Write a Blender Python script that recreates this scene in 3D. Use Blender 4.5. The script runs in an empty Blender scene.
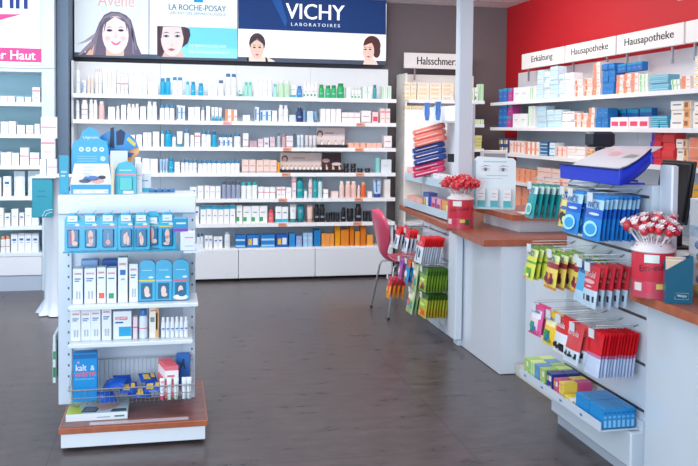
import bpy, math, random
from mathutils import Vector, Matrix
random.seed(7)
SC = bpy.context.scene
COL = SC.collection

# ------------------------------------------------------------------ camera
F, CX, CY = 844.2, 349.0, 161.35
YAW, PIT, ROL = math.radians(12.14), math.radians(2.266), math.radians(.625)
EYE = 1.5
_w = Vector((math.sin(YAW)*math.cos(PIT), math.cos(YAW)*math.cos(PIT), -math.sin(PIT)))
_r = Vector((math.cos(YAW), -math.sin(YAW), 0)); _u = _r.cross(_w)
RV = math.cos(ROL)*_r + math.sin(ROL)*_u
UV = -math.sin(ROL)*_r + math.cos(ROL)*_u
cam = bpy.data.cameras.new('camera'); co = bpy.data.objects.new('camera', cam); COL.objects.link(co)
cam.sensor_width = 36; cam.lens = F*36/698; cam.shift_y = -(233-CY)/698; cam.clip_start = .05
co.matrix_world = Matrix(((RV.x, UV.x, -_w.x, 0), (RV.y, UV.y, -_w.y, 0), (RV.z, UV.z, -_w.z, EYE), (0, 0, 0, 1)))
SC.camera = co
# ------------------------------------------------------------------ light
SC.view_settings.view_transform = 'Standard'; SC.view_settings.look = 'None'
SC.view_settings.exposure = 0.0; SC.view_settings.gamma = 1; SC.view_settings.use_curve_mapping = False
wd = bpy.data.worlds.new('world'); SC.world = wd; wd.use_nodes = True
bg = wd.node_tree.nodes['Background']; bg.inputs[0].default_value = (.62, .80, 1, 1); bg.inputs[1].default_value = 1.05
def area(name, loc, rot, sx, sy, power, col):
    l = bpy.data.lights.new(name, 'AREA'); l.shape = 'RECTANGLE'; l.size = sx; l.size_y = sy; l.energy = power; l.color = col
    o = bpy.data.objects.new(name, l); COL.objects.link(o); o.location = loc; o.rotation_euler = [math.radians(a) for a in rot]; return o
area('ceiling_lamp_back_aisle', (.6, 6.2, 2.76), (30, 0, 0), 3.6, .5, 84, (1, .97, .97))
area('ceiling_lamp_left_aisle', (-1.8, 6.1, 2.76), (30, 0, 0), 1.4, .5, 44, (.86, .95, 1))
area('ceiling_lamp_right_aisle', (2.60, 6.0, 2.76), (0, -34, 0), .5, 3.6, 30, (1, .93, .90))
area('stand_fill_light', (.3, 3.4, 2.78), (-8, 0, 0), 1.8, 1.8, 48, (1, .96, .95))  # added unseen overhead fill that brightens the stand
area('shop_window_daylight', (-1.6, .2, 1.5), (82, 0, -22), 3.0, 2.2, 130, (.78, .90, 1))

# ------------------------------------------------------------------ pixel helpers: a photo pixel dropped on a real plane of the room
def ray(x, y): return _w + (x-CX)/F*RV - (y-CY)/F*UV
def onY(u, v, y): d = ray(u, v); t = y/d.y; return Vector((d.x*t, y, EYE+d.z*t))
def onX(u, v, x): d = ray(u, v); t = x/d.x; return Vector((x, d.y*t, EYE+d.z*t))
def onZ(u, v, z): d = ray(u, v); t = (z-EYE)/d.z; return Vector((d.x*t, d.y*t, z))

# ------------------------------------------------------------------ materials
def s2l(c): return c/12.92 if c <= .04045 else ((c+.055)/1.055)**2.4
def rgb(h): return tuple(s2l(int(h[i:i+2], 16)/255) for i in (0, 2, 4)) + (1,)
MATS = {}
def mat(h, rough=.45, metal=0, em=0, alpha=1, noise=0, trans=0, coat=0):
    k = (h, rough, metal, em, alpha, noise, trans, coat)
    if k in MATS: return MATS[k]
    m = bpy.data.materials.new('paint_'+h); m.use_nodes = True; nt = m.node_tree; b = nt.nodes['Principled BSDF']
    c = rgb(h); b.inputs['Base Color'].default_value = c; b.inputs['Roughness'].default_value = rough
    b.inputs['Metallic'].default_value = metal; b.inputs['Alpha'].default_value = alpha
    b.inputs['Transmission Weight'].default_value = trans; b.inputs['Coat Weight'].default_value = coat
    if em: b.inputs['Emission Color'].default_value = c; b.inputs['Emission Strength'].default_value = em
    tc = nt.nodes.new('ShaderNodeTexCoord'); n = nt.nodes.new('ShaderNodeTexNoise'); n.inputs['Scale'].default_value = 9
    nt.links.new(tc.outputs['Object'], n.inputs['Vector'])
    mx = nt.nodes.new('ShaderNodeMix'); mx.data_type = 'RGBA'; mx.inputs['A'].default_value = c
    mx.inputs['B'].default_value = tuple(x*(1-noise-.02) for x in c[:3])+(1,)
    nt.links.new(n.outputs['Fac'], mx.inputs['Factor']); nt.links.new(mx.outputs['Result'], b.inputs['Base Color'])
    MATS[k] = m; return m
def floor_mat():
    m = bpy.data.materials.new('vinyl_floor'); m.use_nodes = True; nt = m.node_tree; N = nt.nodes; L = nt.links; b = N['Principled BSDF']
    tc = N.new('ShaderNodeTexCoord'); mp = N.new('ShaderNodeMapping'); mp.inputs['Scale'].default_value = (2.5, 7, 1)
    L.new(tc.outputs['Object'], mp.inputs['Vector'])
    n1 = N.new('ShaderNodeTexNoise'); n1.inputs['Scale'].default_value = 2.2; n1.inputs['Detail'].default_value = 9; n1.inputs['Roughness'].default_value = .7
    L.new(mp.outputs[0], n1.inputs['Vector'])
    r = N.new('ShaderNodeValToRGB'); r.color_ramp.elements[0].position = .3; r.color_ramp.elements[0].color = rgb('3d3538')
    r.color_ramp.elements[1].position = .72; r.color_ramp.elements[1].color = rgb('675b5a'); L.new(n1.outputs['Fac'], r.inputs[0])
    br = N.new('ShaderNodeTexBrick'); br.offset = 0; br.inputs['Scale'].default_value = 1; br.inputs['Brick Width'].default_value = 1.9
    br.inputs['Row Height'].default_value = 1.9; br.inputs['Mortar Size'].default_value = .004
    br.inputs['Color1'].default_value = br.inputs['Color2'].default_value = (1, 1, 1, 1); br.inputs['Mortar'].default_value = (.62, .62, .62, 1)
    mp2 = N.new('ShaderNodeMapping'); mp2.inputs['Location'].default_value = (.52, .1, 0); L.new(tc.outputs['Object'], mp2.inputs['Vector']); L.new(mp2.outputs[0], br.inputs['Vector'])
    mx = N.new('ShaderNodeMix'); mx.data_type = 'RGBA'; mx.blend_type = 'MULTIPLY'; mx.inputs['Factor'].default_value = 1
    L.new(r.outputs[0], mx.inputs['A']); L.new(br.outputs['Color'], mx.inputs['B']); L.new(mx.outputs['Result'], b.inputs['Base Color'])
    rr = N.new('ShaderNodeMapRange'); rr.inputs['To Min'].default_value = .2; rr.inputs['To Max'].default_value = .4
    L.new(n1.outputs['Fac'], rr.inputs[0]); L.new(rr.outputs[0], b.inputs['Roughness'])
    bp = N.new('ShaderNodeBump'); bp.inputs['Strength'].default_value = .05; bp.inputs['Distance'].default_value = .004
    L.new(n1.outputs['Fac'], bp.inputs['Height']); L.new(bp.outputs[0], b.inputs['Normal']); return m
def wood_mat(name, a, c, sx, sy):
    m = bpy.data.materials.new(name); m.use_nodes = True; nt = m.node_tree; N = nt.nodes; L = nt.links; b = N['Principled BSDF']
    tc = N.new('ShaderNodeTexCoord'); mp = N.new('ShaderNodeMapping'); mp.inputs['Scale'].default_value = (sx, sy, 4)
    L.new(tc.outputs['Object'], mp.inputs['Vector'])
    n = N.new('ShaderNodeTexNoise'); n.inputs['Scale'].default_value = 3; n.inputs['Detail'].default_value = 6; L.new(mp.outputs[0], n.inputs['Vector'])
    r = N.new('ShaderNodeValToRGB'); r.color_ramp.elements[0].position = .35; r.color_ramp.elements[0].color = rgb(a)
    r.color_ramp.elements[1].position = .68; r.color_ramp.elements[1].color = rgb(c)
    L.new(n.outputs['Fac'], r.inputs[0]); L.new(r.outputs[0], b.inputs['Base Color']); b.inputs['Roughness'].default_value = .3; return m
WHITE = 'eef1f4'
M_LAM = mat('e9edf2', .32); M_SHELF = mat('f4f6f8', .35); M_CHROME = mat('b4bac0', .25, 1); M_WIRE = mat('9aa2aa', .3, .9)
M_WOOD = wood_mat('walnut_top', '6b3f3a', '8d5a50', 3, 26); M_EDGE = wood_mat('cherry_edge', 'a4583c', 'b96a4a', 6, 6)
M_TOP = wood_mat('cherry_top', '96503f', 'b06a52', 14, 2)

# ------------------------------------------------------------------ mesh builder
_txt = {}
def text_geo(s):
    if s not in _txt:
        cu = bpy.data.curves.new('t', 'FONT'); cu.body = s; cu.size = 1; cu.resolution_u = 3; cu.align_x = 'CENTER'
        ob = bpy.data.objects.new('t', cu); COL.objects.link(ob); bpy.context.view_layer.update()
        me = bpy.data.meshes.new_from_object(ob.evaluated_get(bpy.context.evaluated_depsgraph_get()))
        vs = [v.co.copy() for v in me.vertices]; fs = [tuple(p.vertices) for p in me.polygons]
        bpy.data.objects.remove(ob); bpy.data.curves.remove(cu); bpy.data.meshes.remove(me); _txt[s] = (vs, fs)
    return _txt[s]
class MB:
    def __init__(s): s.v = []; s.f = []; s.m = []; s.sm = []; s.mats = []
    def mi(s, m):
        if isinstance(m, str): m = mat(m)
        if m not in s.mats: s.mats.append(m)
        return s.mats.index(m)
    def add(s, vs, fs, m, smooth=False):
        k = len(s.v); i = s.mi(m); s.v += [tuple(v) for v in vs]
        for f in fs: s.f.append(tuple(k+a for a in f)); s.m.append(i); s.sm.append(smooth)
        return s
    def box(s, x0, y0, z0, x1, y1, z1, m, T=None, bev=0):
        x0, x1 = sorted((x0, x1)); y0, y1 = sorted((y0, y1)); z0, z1 = sorted((z0, z1))
        if bev:
            b = min(bev, (x1-x0)/3, (y1-y0)/3, (z1-z0)/3)
            vs = []; 
            for z, i in ((z0, b), (z0+b, 0), (z1-b, 0), (z1, b)):
                q = b+i
                a0, a1, c0, c1 = x0+i, x1-i, y0+i, y1-i
                vs += [(a0+b, c0, z), (a1-b, c0, z), (a1, c0+b, z), (a1, c1-b, z), (a1-b, c1, z), (a0+b, c1, z), (a0, c1-b, z), (a0, c0+b, z)]
            fs = [tuple(reversed(range(8))), tuple(range(24, 32))]
            for r in range(3):
                for k in range(8): fs.append((r*8+k, r*8+(k+1) % 8, r*8+8+(k+1) % 8, r*8+8+k))
        else:
            vs = [(x0, y0, z0), (x1, y0, z0), (x1, y1, z0), (x0, y1, z0), (x0, y0, z1), (x1, y0, z1), (x1, y1, z1), (x0, y1, z1)]
            fs = [(3, 2, 1, 0), (4, 5, 6, 7), (0, 1, 5, 4), (1, 2, 6, 5), (2, 3, 7, 6), (3, 0, 4, 7)]
        if T: vs = [T @ Vector(v) for v in vs]
        return s.add(vs, fs, m)
    def lathe(s, prof, m, seg=14, c=(0, 0), sy=1, cap=True):
        vs = []; fs = []; n = len(prof)
        for r, z in prof:
            for k in range(seg):
                a = 2*math.pi*k/seg; vs.append((c[0]+r*math.cos(a), c[1]+r*sy*math.sin(a), z))
        for i in range(n-1):
            for k in range(seg): fs.append((i*seg+k, i*seg+(k+1) % seg, (i+1)*seg+(k+1) % seg, (i+1)*seg+k))
        s.add(vs, fs, m, True)
        if cap: s.add(vs[:seg], [tuple(reversed(range(seg)))], m); s.add(vs[-seg:], [tuple(range(seg))], m)
        return s
    def tube(s, pts, r, m, seg=6):
        pts = [Vector(p) for p in pts]; vs = []; fs = []
        for i, p in enumerate(pts):
            d = (pts[min(i+1, len(pts)-1)]-pts[max(i-1, 0)]).normalized()
            a = d.cross(Vector((0, 0, 1)) if abs(d.z) < .9 else Vector((1, 0, 0))).normalized(); b = d.cross(a)
            for k in range(seg): t = 2*math.pi*k/seg; vs.append(p+r*(math.cos(t)*a+math.sin(t)*b))
        for i in range(len(pts)-1):
            for k in range(seg): fs.append((i*seg+k, i*seg+(k+1) % seg, (i+1)*seg+(k+1) % seg, (i+1)*seg+k))
        fs += [tuple(range(seg)), tuple(range(len(vs)-seg, len(vs)))]
        return s.add(vs, fs, m, True)
    def prism(s, pts, z0, z1, m, me=None):
        n = len(pts); A = sum(pts[i][0]*pts[(i+1) % n][1]-pts[(i+1) % n][0]*pts[i][1] for i in range(n))
        if A < 0: pts = pts[::-1]
        vs = [(x, y, z0) for x, y in pts]+[(x, y, z1) for x, y in pts]
        s.add(vs, [tuple(reversed(range(n))), tuple(range(n, 2*n))], m)
        return s.add(vs, [(k, (k+1) % n, n+(k+1) % n, n+k) for k in range(n)], me or m)
    def front(s, x0, z0, x1, z1, y, m):      # a thin printed patch facing -Y
        return s.add([(x0, y, z0), (x1, y, z0), (x1, y, z1), (x0, y, z1)], [(0, 1, 2, 3)], m)
    def ell(s, cx, cz, rx, rz, y, m, n=20, a0=0, a1=360):
        full = a1-a0 >= 360
        vs = [(cx+rx*math.cos(math.radians(a0+(a1-a0)*k/(n if full else n-1))), y, cz+rz*math.sin(math.radians(a0+(a1-a0)*k/(n if full else n-1)))) for k in range(n)]
        return s.add(vs, [tuple(range(n))], m)
    def text(s, t, cx, z, w, hmax, y, m, T=None, bold=0):   # centred line of lettering on a face looking towards -Y
        vs, fs = text_geo(t)
        x0 = min(v.x for v in vs); x1 = max(v.x for v in vs); y0 = min(v.y for v in vs); y1 = max(v.y for v in vs)
        kx = w/(x1-x0); kz = hmax/(y1-y0); P = [Vector((cx+(v.x-(x0+x1)/2)*kx, y, z+(v.y-y0)*kz)) for v in vs]
        if T: P = [T @ p for p in P]
        s.add(P, fs, m)
        if bold: s.add([p+(T.to_3x3() @ Vector((bold, -.00005, 0)) if T else Vector((bold, -.00005, 0))) for p in P], fs, m)
        return s
    def mesh(s, name):
        me = bpy.data.meshes.new(name); me.from_pydata(s.v, [], s.f)
        for m in s.mats: me.materials.append(m)
        me.polygons.foreach_set('material_index', s.m); me.polygons.foreach_set('use_smooth', s.sm); me.update(); return me
    def obj(s, name, parent=None, loc=(0, 0, 0), rot=(0, 0, 0)):
        return link(name, s.mesh(name), parent, loc, rot)
def link(name, me, parent=None, loc=(0, 0, 0), rot=(0, 0, 0)):
    o = bpy.data.objects.new(name, me); COL.objects.link(o); o.location = loc; o.rotation_euler = rot
    if parent: o.parent = parent
    return o
def tag(o, label, cat, group=None, kind=None):
    if label: o['label'] = label
    if cat: o['category'] = cat
    if group: o['group'] = group
    if kind: o['kind'] = kind
    return o
def struct(mb, name): o = mb.obj(name); o['kind'] = 'structure'; return o
def empty(name, loc, rotz, label, cat, group=None):
    o = bpy.data.objects.new(name, None); COL.objects.link(o); o.location = loc; o.rotation_euler = (0, 0, rotz)
    return tag(o, label, cat, group)
ORD = ['zeroth', 'first', 'second', 'third', 'fourth', 'fifth', 'sixth', 'seventh', 'eighth', 'ninth', 'tenth', 'eleventh', 'twelfth', 'thirteenth', 'fourteenth', 'fifteenth', 'sixteenth']
NUM = ['zero', 'one', 'two', 'three', 'four', 'five', 'six', 'seven', 'eight', 'nine', 'ten', 'eleven', 'twelve', 'thirteen', 'fourteen', 'fifteen', 'sixteen', 'seventeen', 'eighteen']
REG = {}
def reg(o, desc, place, cat, key, row=0, way='from the left'):
    o['category'] = cat; REG.setdefault((desc, place, way), []).append((key, row, o))
def plural(d):
    w = d.split(' '); ns = ('carton', 'bottle', 'box', 'tube', 'pouch', 'jar', 'bag', 'hook', 'leaflet', 'pack', 'tag', 'blister')
    k = next((i for i, x in enumerate(w) if x in ns), len(w)-1); k = k+1 if k+1 < len(w) and w[k+1] in ns else k
    w[k] += 'es' if w[k] in ('box', 'pouch') else 's'; return ' '.join(w)
def flush_labels():
    for (desc, place, way), L in REG.items():
        cols = sorted({k for k, r, o in L}); n = len(cols); multi = any(r for k, r, o in L)
        for k, r, o in L:
            c = cols.index(k)+1
            if multi:
                rows = sorted({r2 for k2, r2, o2 in L if k2 == k}, reverse=True); i = rows.index(r)+1
                pos = 'top' if i == 1 else 'bottom' if i == len(rows) else ORD[i]+' down'
                lab = f'{desc}, {pos} of the ' + (f'{ORD[c]} stack {place}' if n > 1 else f'stack {place}')
            elif n > 1: lab = f'{desc}, ' + (f'{ORD[c]} {way}' if c < n else 'rightmost' if way == 'from the left' else 'nearest' if way == 'from the far end' else 'rearmost' if way == 'from the front' else 'front') + f' {place}'
            else: lab = f'{desc} {place}'
            o['label'] = lab
            if len(L) > 1: o['group'] = plural(desc)+' '+place
            if len(lab.split()) > 16: print('LONG LABEL', lab)

# ------------------------------------------------------------------ product shapes (front looks to -Y, base at z = 0); cached meshes
CACHE = {}
def cached(key, fn):
    if key not in CACHE: CACHE[key] = fn()
    return CACHE[key]
def q(x): return max(.004, round(x*250)/250)
STY = {   # printed patches on the front of a carton, in fractions of its face
 'plain': [(.2, .55, .8, .6, 'c3ccd6'), (.2, .45, .65, .49, 'd2d9e0')],
 'blank': [],
 'teal': [(0, 0, 1, .22, '2fb4cf'), (.2, .6, .8, .66, '6d8aa0')],
 'tealtop': [(0, .8, 1, 1, '1e9fc4'), (.25, .4, .75, .46, '9db4c4')],
 'blue': [(.05, .1, .4, .9, '2a7fc4'), (.5, .5, .9, .58, '7f9ab8')],
 'bluemark': [(.2, .62, .8, .74, '2f6fc0'), (.3, .5, .7, .54, '9fb4cc')],
 'pink': [(0, .72, 1, .84, 'ee8fa0'), (.2, .3, .8, .36, 'caa8b0')],
 'pinkline': [(0, .5, 1, .56, 'e66a88')],
 'green': [(.0, .08, .45, .34, '3aa564'), (.2, .6, .7, .66, '90a8a0')],
 'greenv': [(.1, .05, .3, .95, '8fd08a'), (.6, .05, .75, .95, 'a9dba0')],
 'coral': [(0, 0, .5, 1, 'f09070'), (.58, .3, .92, .5, 'f3a98f')],
 'coralv': [(.0, .1, .28, .9, 'ee7a5c'), (.4, .6, .9, .7, 'f0a78f')],
 'orange': [(.66, .0, 1, 1, 'f0b070'), (.72, .25, .9, .8, '3a3550'), (.1, .5, .55, .66, '8a8f9a')],
 'yellowstripe': [(0, .15, 1, .3, 'f0d9a0'), (0, .7, 1, .85, 'f0d9a0'), (.1, .42, .8, .56, 'd8a860')],
 'wave': [(.3, .1, 1, .45, '2aa7d8'), (.1, .7, .8, .82, 'e04858'), (.1, .58, .55, .64, '2f6fb0')],
 'foot': [(.15, .7, .8, .735, '2f6fb0'), (.15, .64, .65, .67, '2f6fb0'), (.3, .12, .5, .35, 'b8c4d0'), (.6, .12, .78, .35, 'b8c4d0')],
 'footred': [(.15, .7, .8, .735, '2f6fb0'), (.2, .12, .85, .28, 'ee6a50')],
 'footgreen': [(.15, .7, .8, .735, '2f6fb0'), (.2, .12, .75, .28, '30a070')],
 'lips': [(.15, .5, .85, .58, 'c4a0a8'), (0, 0, 1, .1, 'b8a4ae')],
 'dark': [(.2, .3, .8, .5, '8a8f98')],
 'oval': [(.1, .15, .9, .6, 'e8486a')],
 'bars': [(0, .05, 1, .2, '9fd4e4'), (0, .55, 1, .7, 'b8e0ec')],
 'redp': [(0, 0, .3, 1, '4a35b8'), (.4, .3, .9, .6, 'c81830')],
 'dots': [(.1, .2, .4, .7, 'f0c030'), (.5, .2, .9, .75, 'e8f0f4')],
}
def carton_me(w, d, h, base, sty, base2=None):
    def f():
        mb = MB(); mb.box(-w/2, -d/2, 0, w/2, d/2, h, mat(base, .4), bev=.0012)
        for a, b, c, e, col in STY[sty]:
            mb.front(-w/2*.96+a*w*.96, .02*h+b*h*.96, -w/2*.96+c*w*.96, .02*h+e*h*.96, -d/2-.0006, mat(col, .4))
            if sty in ('bars', 'coral', 'yellowstripe', 'teal', 'tealtop', 'pinkline'):   # prints that run round the corner
                mb.add([(-w/2-.0006, d/2*.96, .02*h+b*h*.96), (-w/2-.0006, -d/2*.96, .02*h+b*h*.96), (-w/2-.0006, -d/2*.96, .02*h+e*h*.96), (-w/2-.0006, d/2*.96, .02*h+e*h*.96)], [(0, 1, 2, 3)], mat(col, .4))
        return mb.mesh('carton')
    return cached(('c', w, d, h, base, sty), f)
def bottle_mes(w, h, base, capc, sty, fat=1):
    def f():
        r = w/2; ch = min(h*.22, .03); bh = h-ch
        mb = MB(); mb.lathe([(r*.9, 0), (r, .004), (r, bh*.88), (r*.94, bh*.95), (r*.7, bh)], mat(base, .35), 14, sy=.72)
        for a, b, c, e, col in STY[sty]:
            n = 6; vs = []
            for k in range(n+1):
                t = math.pi*(1.5+(-.36+.72*(a+(c-a)*k/n)))
                vs += [((r+.0006)*math.cos(t), (r+.0006)*.72*math.sin(t), bh*.08+b*bh*.7), ((r+.0006)*math.cos(t), (r+.0006)*.72*math.sin(t), bh*.08+e*bh*.7)]
            mb.add(vs, [(2*k, 2*k+2, 2*k+3, 2*k+1) for k in range(n)], mat(col, .4), True)
        c = MB(); c.lathe([(r*.74, bh), (r*.76, bh+.003), (r*.74, h-.002), (r*.66, h)], mat(capc, .35), 12, sy=.9)
        return mb.mesh('bottle'), c.mesh('cap')
    return cached(('b', w, h, base, capc, sty), f)
def tube_mes(w, h, base, capc, sty):
    def f():
        r = w/2; ch = h*.2; mb = MB(); rings = []
        for i in range(6):
            t = i/5; z = ch+(h-ch)*t; sx = r*(.86+.14*t); sy = r*.75*(1-t)+.0015
            rings += [(sx*math.cos(2*math.pi*k/12), sy*math.sin(2*math.pi*k/12), z) for k in range(12)]
        fs = [(i*12+k, i*12+(k+1) % 12, i*12+12+(k+1) % 12, i*12+12+k) for i in range(5) for k in range(12)]
        mb.add(rings, fs+[tuple(range(60, 72))], mat(base, .35), True)
        for a, b, c, e, col in STY[sty][:3]:
            z0 = ch+(h-ch)*b; z1 = ch+(h-ch)*e; y = lambda z: -(r*.75*(1-(z-ch)/(h-ch))+.0028)
            x0, x1 = (a-.5)*w*.55, (c-.5)*w*.55
            mb.add([(x0, y(z0), z0), (x1, y(z0), z0), (x1, y(z1), z1), (x0, y(z1), z1)], [(0, 1, 2, 3)], mat(col, .4))
        c = MB(); c.lathe([(r*.78, 0), (r*.8, .002), (r*.72, ch)], mat(capc, .35), 12, sy=.8)
        return mb.mesh('tube'), c.mesh('cap')
    return cached(('t', w, h, base, capc, sty), f)
def jar_mes(w, h, base, capc, sty):
    def f():
        r = w/2; mb = MB(); mb.lathe([(r*.8, 0), (r*.95, .003), (r*.98, h*.58), (r*.9, h*.62)], mat(base, .3), 14)
        c = MB(); c.lathe([(r, h*.62), (r, h*.97), (r*.94, h)], mat(capc, .3), 14)
        return mb.mesh('jar'), c.mesh('lid')
    return cached(('j', w, h, base, capc), f)
def pouch_mes(w, h, base, capc, sty):
    def f():
        mb = MB(); nx, nz = 6, 8
        for sgn in (-1, 1):
            vs = [((i/nx-.5)*w, sgn*(.002+.022*math.sin(math.pi*i/nx)**.7*(1-(j/nz)**2)), j/nz*h) for j in range(nz+1) for i in range(nx+1)]
            fs = [(j*(nx+1)+i, j*(nx+1)+i+1, (j+1)*(nx+1)+i+1, (j+1)*(nx+1)+i) for j in range(nz) for i in range(nx)]
            mb.add(vs, fs, mat(base, .4), True)
        c = MB(); c.front(-w*.3, h*.2, w*.3, h*.7, -.026, mat(capc)); return mb.mesh('pouch'), c.mesh('label')
    return cached(('p', w, h, base, capc), f)
KIND = {'bottle': ('lotion_bottle', 'cap', 'bottle', bottle_mes), 'tube': ('cream_tube', 'cap', 'tube', tube_mes), 'jar': ('cream_jar', 'lid', 'jar', jar_mes), 'pouch': ('refill_pouch', 'label', 'pouch', pouch_mes)}
CN = ['cosmetics_carton']
def put(kind, w, d, h, col, cap, sty, loc, rotz):
    w, h = q(w), q(h)
    if kind == 'carton':
        return link(CN[0], carton_me(w, q(d), h, col, sty), None, loc, (0, 0, rotz)), 'carton'
    nm, part, cat, fn = KIND[kind]; a, b = fn(w, h, col, cap, sty)
    o = link(nm, a, None, loc, (0, 0, rotz)); link(part, b, o); return o, cat
def run(place, z, line, rotz, v, ppm, specs):
    """line(u) -> world point of the item front at photo column u on this shelf; ppm(u) -> photo pixels per metre there"""
    for sp in specs:
        kind, u0, u1, n, hp, col, cap, sty, desc = sp[:9]; rows = sp[9] if len(sp) > 9 else 1; dep = sp[10] if len(sp) > 10 else .09; lift = sp[11] if len(sp) > 11 else 0
        a, b = line(u0), line(u1); step = (b-a)/n; w = step.length*(.94 if kind == 'carton' else .95)
        h = hp/ppm((u0+u1)/2)/rows; inward = Vector((math.sin(-rotz), math.cos(rotz), 0))
        for i in range(n):
            c = a+step*(i+.5)
            d = dep if kind == 'carton' else w*.72
            for r in range(rows):
                jit = random.uniform(.0, .012)
                p = c+inward*(d/2+jit+lift); hh = h*(random.uniform(.96, 1.0) if rows == 1 else .995)
                o, cat = put(kind, w, d, hh, col, cap, sty, (p.x, p.y, z+r*q(hh)+.0005*(r+1)), rotz)
                reg(o, desc, place, cat, round(u0+(u1-u0)*(i+.5)/n, 2), r)
# ------------------------------------------------------------------ the room
YW, XW, ZC = 8.66, 3.60, 2.82
struct(MB().box(-4.5, -1.5, -.1, XW, YW, 0, floor_mat()), 'floor')
struct(MB().box(-4.5, YW, 0, XW+.1, YW+.1, ZC, mat('6f676a', .7, noise=.05)), 'wall_back')
struct(MB().box(XW, -1.5, 0, XW+.1, YW, ZC, mat('c40d1e', .6, noise=.04)), 'wall_right')
struct(MB().box(-.988, 8.12, 0, -.89, YW-.001, ZC-.001, mat('61758b', .6)), 'pillar_left')  # back-wall paint with the cooler light at left put into its colour
cl = MB().box(-4.5, -1.5, ZC, XW+.1, YW+.1, ZC+.1, mat('f4f4f4', .8))
for y in (8.3, 7.05, 5.8): cl.box(-4.5, y, ZC-.002, XW, y+.012, ZC+.001, mat('9a9c9f'))
for x in (.6, 1.85, 3.1): cl.box(x, 2, ZC-.002, x+.012, YW, ZC+.001, mat('9a9c9f'))
struct(cl, 'ceiling')
exec_parts = []
# ------------------------------------------------------------------ shelving bays on the back wall
YS, YP = 8.20, 8.60
ZS = [1.79, 1.55, 1.30, 1.052, .802, .56]; ZB = .318
BX = [-.86, -.07, .675, 1.43, 2.215]
tagc = mat('eba58c')
BAYW = ['leftmost, behind the blue arched display', 'second from the left', 'third from the left', 'rightmost, behind the pink chair']
for i in range(4):
    x0, x1 = BX[i]+.001, BX[i+1]-.001
    b = empty('shelving_bay', ((x0+x1)/2, YS, 0), 0, f'tall white shelving bay on the back wall, {BAYW[i]}', 'shelving', 'white shelving bays along the back wall')
    O = Vector(((x0+x1)/2, YS, 0))
    def P(mb, name, par=b, O=O): return mb.obj(name, par, (-O.x, -O.y, 0))
    l, r = x0, x1
    P(MB().box(l-(.06 if i == 0 else 0), YP-.02, .03, r+(.04 if i == 3 else 0), YP, 2.115, mat('d6e4f1', .5)).box(l-(.06 if i == 0 else 0), YP-.021, 1.86, r+(.04 if i == 3 else 0), YP-.0201, 2.114, mat('eceff2')), 'back_panel')
    for k, z in enumerate(ZS):
        s = P(MB().box(l, YS+.005, z-.028, r+(.03 if i == 3 else 0), YP-.022, z, M_SHELF, bev=.002), 'shelf')
        rl = MB().box(l, YS-.004, z-.034, r+(.03 if i == 3 else 0), YS+.004, z+.003, mat('f7f9fb', .3)); rl = rl.obj('price_rail', s)
    if i in (0,): P(MB().box(l-.02, YS+.06, .0, l-.001, YP, 2.1, M_LAM), 'side_panel')
    if i == 3: P(MB().box(r+.001, YS+.02, .05, r+.019, YP, .55, M_LAM), 'side_panel')
    P(MB().box(l, YS+.02, .06, r, YP-.03, ZB-.022, M_LAM), 'cabinet_body')
    P(MB().box(l, YS-.002, ZB-.02, r, YP-.022, ZB, M_SHELF, bev=.002), 'cabinet_top')
    P(MB().box(l+.002, YS-.012, .028, r-.002, YS+.018, ZB-.022, M_LAM, bev=.002), 'drawer_front')
    P(MB().box(l+.02, YS+.05, 0, r-.02, YS+.07, .06, mat('1c1a1c')), 'plinth')
def tags(us, zi, z, c='e9a489'):
    for u in us:
        p = onY(u, 170, YS); mb = MB().box(-.042, -.003, -.017, .042, 0, .017, mat(c)); mb.box(-.034, -.0036, -.004, .02, -.003, .004, mat('b86a58'))
        o = mb.obj('price_tag', None, (p.x, YS-.0045, z)); reg(o, 'small salmon price tag', ['on top back shelf', 'on second back shelf', 'on third back shelf', 'on fourth back shelf', 'on fifth back shelf', 'on sixth back shelf'][zi], 'price tag', u)
tags((287, 359), 2, ZS[2]-.016); tags((286, 360), 3, ZS[3]-.016); tags((283, 359), 4, ZS[4]-.016); tags((283, 358), 5, ZS[5]-.016); tags((360,), 1, ZS[1]-.016); tags((227,), 1, ZS[1]-.016, 'f4b8bc')
W_, T_, TL, G_ = 'f6f8fa', '14aad6', 'a7dfe6', '22b060'
PK, PE = 'f6dcd8', 'f4d3c4'
bl = lambda u: onY(u, 150, 8.235); bppm = lambda u: 94.5
def back(i, specs): run('on the %s back shelf' % ['top', 'second', 'third', 'fourth', 'fifth', 'sixth'][i], ZS[i], bl, 0, 0, bppm, specs)
B, CA, TU, JA, PO = 'bottle', 'carton', 'tube', 'jar', 'pouch'
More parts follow.
